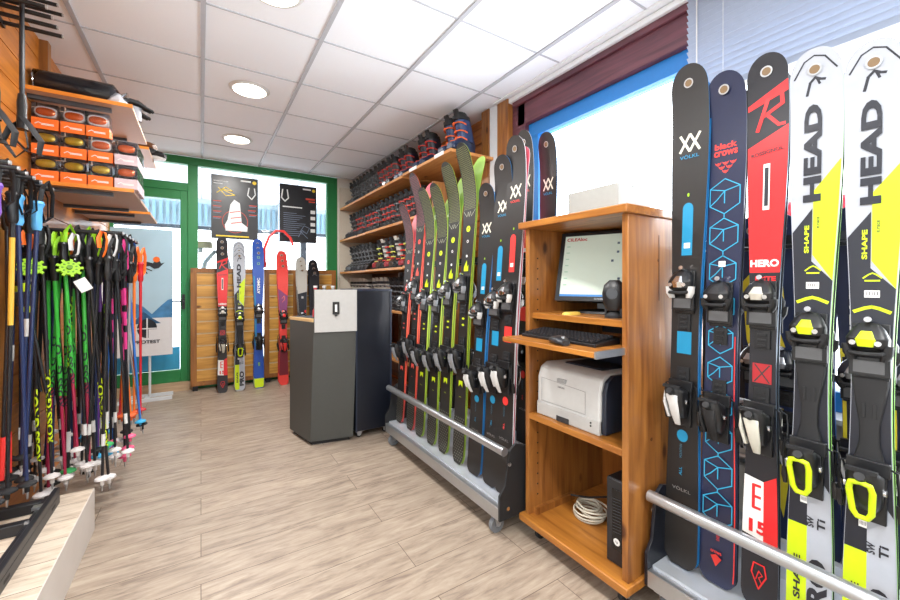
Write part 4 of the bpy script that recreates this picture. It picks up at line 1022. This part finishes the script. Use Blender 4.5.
gf = mat('goggle_black', '#2a2224', .4); gw = mat('goggle_white', '#d8d6d4', .4)
G1 = gog(ORG, gf, ye_l, BLKM); G2 = gog(mat('card_clear', '#cdb9bf', .5, var=.3, scale=25), gf, or_l, gw); G3 = gog(ORG, gw, or_l, gw)
gl = {G1.name: 'orange goggle box with yellow lens', G2.name: 'pinkish goggle box with orange lens', G3.name: 'orange goggle box with white goggle'}
cols = [-.74, -.62, -.50, -.38]
rn = ('bottom row', 'middle row', 'top row'); cn = ('far left column', 'second column', 'third column', 'rightmost column')
for r_ in range(3):
    for c_ in range(5):
        if (r_, c_) in ((2, 4), (1, 4), (0, 4)): continue
        pr = [[G1, G1, G1, G2], [G1, G1, G3, G2], [G3, G3, None, None]][r_][c_] if c_ < 4 else None
        if pr is None: continue
        h = .146 if pr is not G2 else .146
        for dpt in range(3 if c_ == 3 else 1):
            place(pr, (cols[c_]-.01, 3.12+dpt*.115, 1.811+r_*.147), (0, 0, 0), '%s, %s, %s%s' % (gl[pr.name], rn[r_], cn[c_], ('', ', one box back', ', two boxes back')[dpt]))
place(G3, (-.525, 3.12, 1.811+2*.147), (0, 0, 0), 'orange goggle box with white goggle, top row, third column')
# left of shelf: extra orange boxes in front section (behind the hanging poles)
for i, (x, z) in enumerate(((-.755, 1.811),)): pass
# rolled bag on the upper shelf
t = thing('rolled_bag', 'black rolled bag in clear plastic lying on the upper left shelf', 'bag', (-.80, 3.10, 2.311)); t.scale = (1.15, 1.35, 1.35)
m = MB(); m.loft([(.0, .055, .05, .035, .03), (.02, .055, .055, .05, .046), (.10, .055, .055, .054, .050), (.22, .055, .052, .052, .048), (.29, .055, .05, .048, .044), (.31, .055, .05, .03, .03)], 'x', 16, 2.2); m.build('roll', mat('bag_black', '#20222a', .6, bump=.5, scale=18), t)
D = Deco(lambda a, z, h: (a, .003-h, z), t)
m = MB(); m.loft([(-.02, .055, .05, .02, .02), (.0, .055, .056, .055, .050), (.30, .055, .054, .056, .052), (.33, .055, .05, .03, .02), (.36, .05, .045, .045, .035)], 'x', 14, 2.2); m.build('plastic_sleeve', glass_mat('sleeve_film', '#eceef2', .2), t)
t = thing('wrapped_goods', 'bundle wrapped in crinkled clear plastic at the shelf end', 'bundle', (-.44, 3.16, 2.311), (0, 0, .3))
m = MB(); m.loft([(.0, 0, 0, .055, .07), (.03, .005, 0, .06, .08), (.06, -.006, .01, .045, .055), (.085, .0, 0, .02, .03)], 'z', 11, 1.8); m.build('wrap', mat('crinkled_film', '#dcdde2', .25, bump=.9, scale=30), t)
t = thing('folded_gloves', 'pair of black patterned gloves on top of the plastic bundle', 'gloves', (-.385, 3.34, 2.311), (0, 0, .4))
for q in (0, .055):
    m = MB(); m.loft([(-.08, q-.02, .10-q*.6, .022, .012), (-.04, q-.02, .115-q*.6, .028, .016), (.02, q-.02, .115-q*.6, .030, .018), (.06, q-.02, .10-q*.6, .026, .014)], 'x', 12); 
    g_ = m.build('glove', BLKM, t)
    m = MB()
    for k in range(4): m.loft([(.05, q-.042+k*.015, .10-q*.6, .007, .008), (.10+.01*(k in (1, 2)), q-.044+k*.015, .085-q*.6, .006, .007)], 'x', 8)
    m.build('fingers', BLKM, g_)
m = MB(); m.loft([(0, 0, 0, .05, .04), (.09, 0, 0, .05, .035)], 'z', 10); m.build('pouch', mat('pouch_grey', '#8d8f96', .5), t)
def shoe(name, label, loc, rz, high, up, sole):
    t = thing(name, label, 'shoe', loc, (0, 0, rz))
    m = MB(); m.loft([(-.14, 0, .035, .030, .018), (-.12, 0, .042, .042, .026), (-.05, 0, .052, .046, .036), (.02, 0, .07, .042, .052), (.09, 0, .075, .038, .058), (.125, 0, .07, .030, .05)], 'y', 16, 2.6); m.build('upper', up, t)
    m = MB(); m.loft([(.0, 0, .0, .046, .135), (.014, 0, 0, .049, .142), (.028, 0, 0, .046, .138)], 'z', 18, 2.4); m.build('sole', sole, t)
    if high:
        m = MB(); m.loft([(.08, 0, .07, .040, .055), (.15, 0, .075, .040, .052), (.17, 0, .075, .046, .058)], 'z', 14); m.build('shaft', up, t)
    m = MB()
    for k in range(4): m.tube([(-.02, -.03+k*.025, .088+k*.012), (0, -.032+k*.025, .094+k*.012), (.02, -.03+k*.025, .088+k*.012)], .003, 6)
    m.build('laces', WHT, t)
shoe('winter_boot', 'brown lace-up winter boot on the far upper left shelf', (-.44, 4.10, 2.311), R(60), True, mat('leather_brown', '#6a4226', .5), BLKM)
shoe('sports_shoe', 'black shoe with white sole edge hanging over the far upper shelf corner', (-.40, 4.32, 2.311), R(75), False, BLKM, WHT)

# ---------------------------------------------------------------- poles and their prongs
def prongs(x1, z, ys, label, name='pole_hanger', r=.010):
    t = thing(name, label, 'hanger', (-.82, ys[0], z))
    MB().b2((0, -.03, -.015), (.012, ys[-1]-ys[0]+.03, .015)).build('bar', BLK, t)
    for y in ys:
        p = MB().cyl((.012, y-ys[0], 0), (x1+.82, y-ys[0], 0), r, n=10).build('prong', BLK, t)
        MB().cyl((x1+.82, y-ys[0], 0), (x1+.82+.006, y-ys[0], 0), r*.9, n=10).build('prong_cap', SILV, p)
prongs(-.60, 1.675, [2.10+.083*i for i in range(7)], 'lower row of black hanger prongs at the left edge')
prongs(-.60, 2.49, [2.42+.085*i for i in range(5)], 'upper row of black hanger prongs below the ceiling')
prongs(-.60, 2.60, [2.42+.085*i for i in range(5)], 'topmost row of black hanger prongs touching the ceiling corner', r=.009)
prongs(-.36, 1.50, [2.76+.12*i for i in range(6)], 'long black hanger prongs carrying the coloured poles under the goggle shelf')

def pole_proto(shaft, grip, basket, letter=None, seg=None, L=1.2, br=.032, strap=BLKM, name='ski_pole', shaft2=None):
    t = thing(name, '', 'ski pole')
    m = MB(); m.loft([(-.13, 0, 0, .013, .013), (-.115, 0, 0, .016, .018), (-.07, 0, -.003, .015, .019), (-.03, 0, 0, .014, .018), (-.012, 0, 0, .020, .024), (0, 0, 0, .016, .018)], 'z', 12); m.build('grip', grip, t)
    m = MB(); m.tube([(0, .01, -.01), (.004, .012, .06), (.012, .03, .10), (.02, .05, .04), (.016, .055, -.06), (.006, .03, -.09), (0, .014, -.03)], .009, 6, flat=.25); m.build('strap', strap, t)
    m = MB(); m.cyl((0, 0, -L+.05), (0, 0, -.125), .0062, .0085, n=10); s_ = m.build('shaft', shaft, t)
    if shaft2:
        m = MB(); m.cyl((0, 0, -.72), (0, 0, -.13), .0088, .0092, n=10); m.build('shaft_sleeve', shaft2, s_)
    if seg:
        for a, b, c in seg: MB().cyl((0, 0, a), (0, 0, b), .0088, n=10).build('shaft_band', c, s_)
    if letter:
        vs, fs = text2d('ROSSIGNOL', .03); q = MB()
        z0_, ln = letter[1], .36
        for (dx) in (-1,):
            P = []
            for a, b in vs:
                th_ = b*2.9; P.append((.0096*math.sin(th_)+.0, -.0096*math.cos(th_), z0_+a*ln))
            # rotate reading direction: up the pole
            P = [(-p[0], p[1], p[2]) for p in P]
            q.add(P, fs)
        q.build('lettering', letter[0], s_, smooth=0)
    m = MB(); m.cyl((0, 0, -L+.02), (0, 0, -L+.07), .008, .010, n=10)
    n = 10; vs = [(0, 0, -L+.06)]
    m.loft([(-L+.050, 0, 0, br, br), (-L+.058, 0, 0, br*.95, br*.95), (-L+.068, 0, 0, .012, .012)], 'z', 14, 2); m.build('basket', basket, t)
    MB().cyl((0, 0, -L-.01), (0, 0, -L+.03), .003, .006, n=8).build('tip', SILV, t)
    return t
PK = {}
blk_s = mat('shaft_black', '#191a1f', .3); nav_s = mat('shaft_navy', '#1d2c54', .3); grn_s = mat('shaft_green', '#38b03c', .35); pur = mat('shaft_purple', '#6a3f96', .35)
pin = mat('shaft_pink', '#d93a86', .35); win = mat('shaft_wine', '#9c2144', .35); blu_s = mat('shaft_blue', '#2f6fc0', .35); org_s = mat('shaft_orange', '#ef7a2a', .35); red_s = mat('shaft_red', '#cf2230', .35); slv = mat('shaft_silver', '#a9abb0', .3, .6)
bw = mat('basket_white', '#d9d4d2', .5); bg = mat('basket_green', '#3fae62', .45); bb_ = mat('basket_blue', '#35a8d8', .45); bo = mat('basket_orange', '#ee6a34', .45); bp_ = mat('basket_pink', '#ea5f86', .45)
sky = mat('grip_sky', '#5aa9e0', .4); prp = mat('grip_purple', '#7a52b0', .4)
P = {
 'ly': (pole_proto(blk_s, BLK, bw, (YEL, -.80)), 'black ski pole with yellow lettering and white basket'),
 'lk': (pole_proto(blk_s, BLK, bg, (LIME, -.45), [(-1.05, -.95, WHT)]), 'black ski pole with lime lettering and green basket'),
 'gr': (pole_proto(win, BLK, bw, (INK, -.60), None, shaft2=grn_s, strap=mat('strap_lime', '#8fd020', .6)), 'ski pole with green upper and wine lower shaft'),
 'pu': (pole_proto(pur, BLK, bb_, None, [(-.6, -.3, BLK)], strap=mat('strap_white', '#c9ccd0', .6)), 'purple ski pole with blue basket'),
 'pk': (pole_proto(blk_s, BLK, bp_, None, [(-.30, -.2, pin), (-.42, -.34, pin), (-.56, -.46, pin)], strap=pin), 'black and pink ski pole with pink basket'),
 'bl': (pole_proto(blu_s, BLK, bb_, strap=mat('strap_blue', '#2a5fb0', .6)), 'blue ski pole with blue basket'),
 'or': (pole_proto(org_s, ORG, bo, strap=ORG, L=1.05), 'orange ski pole with orange strap'),
 're': (pole_proto(red_s, red_s, mat('basket_red', '#b9262c', .5), strap=ORG, L=1.05), 'red ski pole with red grip'),
 'si': (pole_proto(slv, BLK, BLKM, L=1.10), 'silver ski pole with black basket'),
 'bk': (pole_proto(blk_s, BLK, bw, None, [(-.98, -.92, WHT)]), 'plain black ski pole with white basket'),
 'nv': (pole_proto(nav_s, BLK, BLKM, None, [(-.6, -.52, WHT)]), 'navy ski pole with black basket'),
 'na': (pole_proto(nav_s, sky, BLKM, L=1.28), 'navy ski pole with sky blue grip'),
 'np': (pole_proto(nav_s, prp, BLKM, L=1.28), 'navy ski pole with purple grip'),
 'ky': (pole_proto(blk_s, BLK, BLKM, None, [(-.55, -.19, mat('shaft_gold', '#d8a83a', .35))], L=1.28), 'black ski pole with golden upper shaft'),
 'kr': (pole_proto(blk_s, BLK, BLKM, None, [(-1.2, -1.02, RED)], L=1.28), 'black ski pole with red lower tip'),
}
random.seed(11)
near = [('np', -.665, 2.20), ('na', -.70, 2.30), ('ky', -.655, 2.335), ('na', -.655, 2.375), ('kr', -.68, 2.42), ('na', -.615, 2.47), ('kr', -.72, 2.50), ('nv', -.66, 2.55), ('nv', -.73, 2.58)]
cnt = {}
for i, (k, x, y) in enumerate(near):
    pr, lb = P[k]
    place(pr, (x, y, 1.615-.004*i), (R(random.uniform(-1.5, 1.5)), R(random.uniform(-1.5, 1.5)), R(-40+random.uniform(-20, 20))), lb+' on the lower left prong row', lb+'s on the lower prong row')
grid = []
rowsY = [2.72, 2.80, 2.88, 2.97, 3.07, 3.17, 3.27, 3.38]
lay = ['nv nv ly ly gr gr bk ly bk bk', 'nv bk bk gr gr lk gr bk lk bk', 'bk nv bk nv gr gr bk nv pu bk', 'nv nv bk bk bk bk nv pu bk pk', 'bk nv bk nv bk bk bk bk pk pk', 'nv bk bk nv bk bl pu bk bl bk', 'bk bk nv bk nv si si bk or bl', 'bk bk bk nv si si si bl or re']
for r_, (Y, ln) in enumerate(zip(rowsY, lay)):
    ks = ln.split()
    for c_, k in enumerate(ks):
        x = -.795+.0435*c_+random.uniform(-.010, .010); y = Y+random.uniform(-.015, .015)
        pr, lb = P[k]
        z = 1.405+random.uniform(-.09, .035)
        place(pr, (x, y, z), (R(random.uniform(-2.4, 2.4)), R(random.uniform(-3.6, 3.6)), R(random.uniform(-50, 10))), lb+' hanging in the coloured bunch', lb+'s in the bunch', random.choice((.92, .95, .98, 1, 1.03)))
place(P['si'][0], (-.46, 3.30, 1.33), (R(0), R(-7), 0), 'silver ski pole swinging out to the right of the bunch')
place(P['si'][0], (-.37, 3.12, 1.36), (0, R(1), 0), 'straight silver ski pole hanging in front of the orange one')
place(P['pk'][0], (-.385, 2.98, 1.40), (0, R(-1), R(20)), 'nearest black and pink ski pole at the right side of the bunch')
place(P['re'][0], (-.345, 3.36, 1.37), (0, 0, 0), 'red ski pole at the right end of the bunch')
place(P['or'][0], (-.372, 3.30, 1.37), (0, 0, 0), 'orange ski pole next to the rightmost red one')
random.seed(5)
for i in range(12):
    x = -.76+.036*i; y = 2.735+.04*(i % 3); c, cn_ = ((LIME, 'lime'), (ORG, 'orange'), (WHT, 'white'), (BLKM, 'black'))[(i*5) % 4]
    m = MB(); m.tube([(-.012, 0, .0), (-.016, .0, .05), (-.006, .012, .085), (.010, .010, .08), (.018, 0, .04), (.014, 0, -.01), (.004, -.008, -.05)], .011, 6, flat=.3)
    tag(m.build('wrist_strap', c, None, loc=(x, y-.02, 1.405+random.uniform(-.01, .02))), '%s wrist strap looped over the front prong of the coloured bunch' % cn_, 'strap', '%s wrist straps on the front prong' % cn_)
# big lime snow baskets near the grips
for i, (x, y) in enumerate(((-.685, 2.66), (-.555, 2.68))):
    t = thing('snow_basket', ('left', 'right')[i]+' lime round snow basket on show among the pole grips', 'pole basket', (x, y, 1.305), (R(60), 0, R(15)))
    m = MB(); m.loft([(-.004, 0, 0, .040, .040), (.004, 0, 0, .038, .038)], 'z', 18, 2)
    for k in range(9): m.box((.043*math.cos(k*PI*2/9), .043*math.sin(k*PI*2/9), 0), (.016, .012, .008), (0, 0, k*PI*2/9))
    m.build('disc', LIME, t)
    m = MB()
    for k in range(9): m.cyl((.026*math.cos(k*PI*2/9+.3), .026*math.sin(k*PI*2/9+.3), .0042), (.026*math.cos(k*PI*2/9+.3), .026*math.sin(k*PI*2/9+.3), .0055), .005, n=8)
    m.cyl((0, 0, -.01), (0, 0, .012), .012, n=12); m.build('hole', mat('lime_dark', '#5c8a14', .5), t)
for i, (x, y) in enumerate(((-.70, 2.64), (-.735, 2.70))):
    t = thing('pole_grip', ('right', 'left')[i]+' black and fluorescent yellow pole grip tilted in the bunch', 'grip', (x, y, 1.19), (0, R(-8), R(10)))
    m = MB(); m.loft([(-.10, 0, 0, .012, .012), (-.06, 0, 0, .017, .017), (0, 0, 0, .016, .019), (.03, 0, 0, .022, .026), (.045, .006, 0, .028, .022)], 'z', 12); m.build('handle', YEL, t)
    m = MB(); m.loft([(.03, .0, 0, .03, .022), (.045, .004, 0, .034, .024), (.052, .004, 0, .03, .02)], 'z', 12); m.b2((-.018, -.021, -.07), (.018, -.017, .0)); m.build('cap', BLK, t)
    MB().cyl((0, 0, -.10), (0, 0, -.5), .008, .007).build('shaft', blk_s, t)
tag(MB().box((0, 0, 0), (.05, .002, .065), (0, R(-30), 0)).build('price_tag', STK, None, loc=(-.50, 2.655, 1.22)), 'white price tag hanging among the black pole grips', 'price tag')
# two telescopic poles hanging tip-up at the top left
for i, (x, y) in enumerate(((-.745, 2.46), (-.69, 2.56))):
    t = thing('telescopic_pole', ('thicker black telescopic pole with red print hanging grip-down at the left edge', 'thin black telescopic pole hanging grip-down before the goggle boxes')[i], 'ski pole', (x, y, 1.97))
    MB().cyl((0, 0, .12), (0, 0, .66), .009, n=10).build('shaft', blk_s, t)
    MB().cyl((0, 0, .14), (0, 0, .40), .013 if i == 0 else .010, n=10).build('lower_section', mat('shaft_red_print', '#5c2228', .35, var=.9, scale=60) if i == 0 else blk_s, t)
    m = MB(); m.loft([(-.04, 0, 0, .020, .026), (-.02, 0, 0, .018, .022), (.03, 0, 0, .016, .018), (.08, 0, 0, .017, .019), (.12, 0, 0, .013, .013)], 'z', 12); m.build('grip', BLK, t)
    m = MB(); m.tube([(0, -.01, .02), (.03, -.03, -.02), (.07, -.03, -.09), (.06, -.02, -.15), (.02, -.01, -.14), (-.02, .0, -.09), (-.03, 0, -.03), (0, 0, .0)], .014, 6, flat=.2)
    m.tube([(0, .01, .0), (-.04, .0, -.04), (-.06, .0, -.10), (-.02, .0, -.17), (.02, 0, -.12), (.01, 0, -.03)], .012, 6, flat=.2); m.build('strap', BLKM, t)

# ---------------------------------------------------------------- step platform and frame on it
STEP = plank_floor('step_planks', '#a89684', '#cbbba8', '#ddd0c0', .155, .9)
struct(MB().b2((-2.6, -1.5, .0), (-.452, 2.61, .206)), 'trim_19', STEP, .002)
struct(MB().b2((-.4525, -1.5, .0), (-.449, 2.61, .206)), 'trim_20', mat('step_edge', '#cfc7c0', .5, var=.1, scale=6))
t = thing('steel_frame', 'black steel tube frame lying on the wooden step at lower left', 'frame', (0, 0, .206))
FR = mat('frame_black', '#1f2126', .4)
m = MB(); m.b2((-.605, .6, .0), (-.555, 2.52, .045)); m.b2((-.575, .6, .045), (-.555, 2.52, .075)); m.build('long_rail', FR, t, .003)
for y in (2.48, 2.30, 1.3): MB().b2((-1.5, y-.02, 0), (-.605, y+.02, .045)).build('cross_rail', FR, t, .003)
m = MB()
for y in (2.4, 1.9, 1.5): m.b2((-.5548, y, .018), (-.5544, y+.05, .03))
m.build('slot', BLKM, t)
m = MB(); m.box((-.60, 2.40, .05), (.03, .03, .012)); m.box((-.58, 2.2, .08), (.012, .012, .01)); m.build('bolt', SILV, t)

# ---------------------------------------------------------------- lights
lm = mat('lamp_lens', '#fff4e2', .4, emit=9, var=0)
posl = [(.31, 2.11+1.2*k, n) for k, n in ((0, 'nearest the camera at the top of the photo'), (1, 'above the middle of the floor'), (2, 'farthest, near the glazed front'))] + [(.31, .91, 'added out of view over the camera'), (.31, -.29, 'added out of view behind the camera'), (.31, -1.49, 'added out of view at the rear'), (1.51,-.89,'added out of view over the rear right'), (-1.49, -.29, 'added out of view over the left bay')]  # lamps outside the view are added as fill
for i, (x, y, n) in enumerate(posl):
    t = thing('ceiling_lamp', 'round recessed ceiling lamp '+n, 'ceiling lamp', (x, y, ZC-.001))
    m = MB(); m.loft([(-.012, 0, 0, .125, .125), (0, 0, 0, .140, .140)], 'z', 32, 2); m.build('rim', WHT, t)
    m = MB(); m.loft([(-.020, 0, 0, .09, .09), (-.012, 0, 0, .112, .112)], 'z', 32, 2); m.build('lens', lm, t)
    l = bpy.data.lights.new('lamp_light', 'AREA'); l.shape = 'DISK'; l.size = .22; l.energy = 23; l.color = (1, .98, .95)
    lo = bpy.data.objects.new('lamp_light', l); COL.objects.link(lo); lo.location = (x, y, ZC-.03)
def fill_light(loc, rot, sx, sy, e, col=(.93, .97, 1)):
    l = bpy.data.lights.new('added_fill', 'AREA'); l.shape = 'RECTANGLE'; l.size = sx; l.size_y = sy; l.energy = e; l.color = col
    o = bpy.data.objects.new('added_fill', l); COL.objects.link(o); o.location = loc; o.rotation_euler = rot
fill_light((-2.75, -.4, 1.6), (0, R(-90), 0), 1.4, 2.4, 6)           # added fill at the unseen left opening, faces +X
fill_light((2.45, .1, 1.35), (0, R(90+38), 0), 1.2, 4.2, 230)          # added outside the right-hand window, tilted up to brighten the ceiling
w_ = bpy.data.worlds.new('World'); S.world = w_; w_.use_nodes = True
bgn = w_.node_tree.nodes['Background']; bgn.inputs[0].default_value = (.87, .94, 1, 1); bgn.inputs[1].default_value = 5

# ---------------------------------------------------------------- camera
cam = bpy.data.cameras.new('camera'); cam.lens = 36*393/900; cam.sensor_width = 36; cam.shift_y = -17/900; cam.clip_start = .02
co = bpy.data.objects.new('camera', cam); COL.objects.link(co); co.location = (0, 0, 1.23); co.rotation_euler = (R(90), 0, -math.atan2(249, 393))
S.camera = co
# prototypes that were never placed
for o in [o for o in S.objects if o.parent is None and o.type == 'EMPTY' and o.get('label') == '']:
    for c in list(o.children_recursive): bpy.data.objects.remove(c)
    bpy.data.objects.remove(o)
S.view_settings.view_transform = 'Standard'; S.view_settings.look = 'None'; S.view_settings.gamma = 1; S.view_settings.use_curve_mapping = False
S.view_settings.exposure = .12
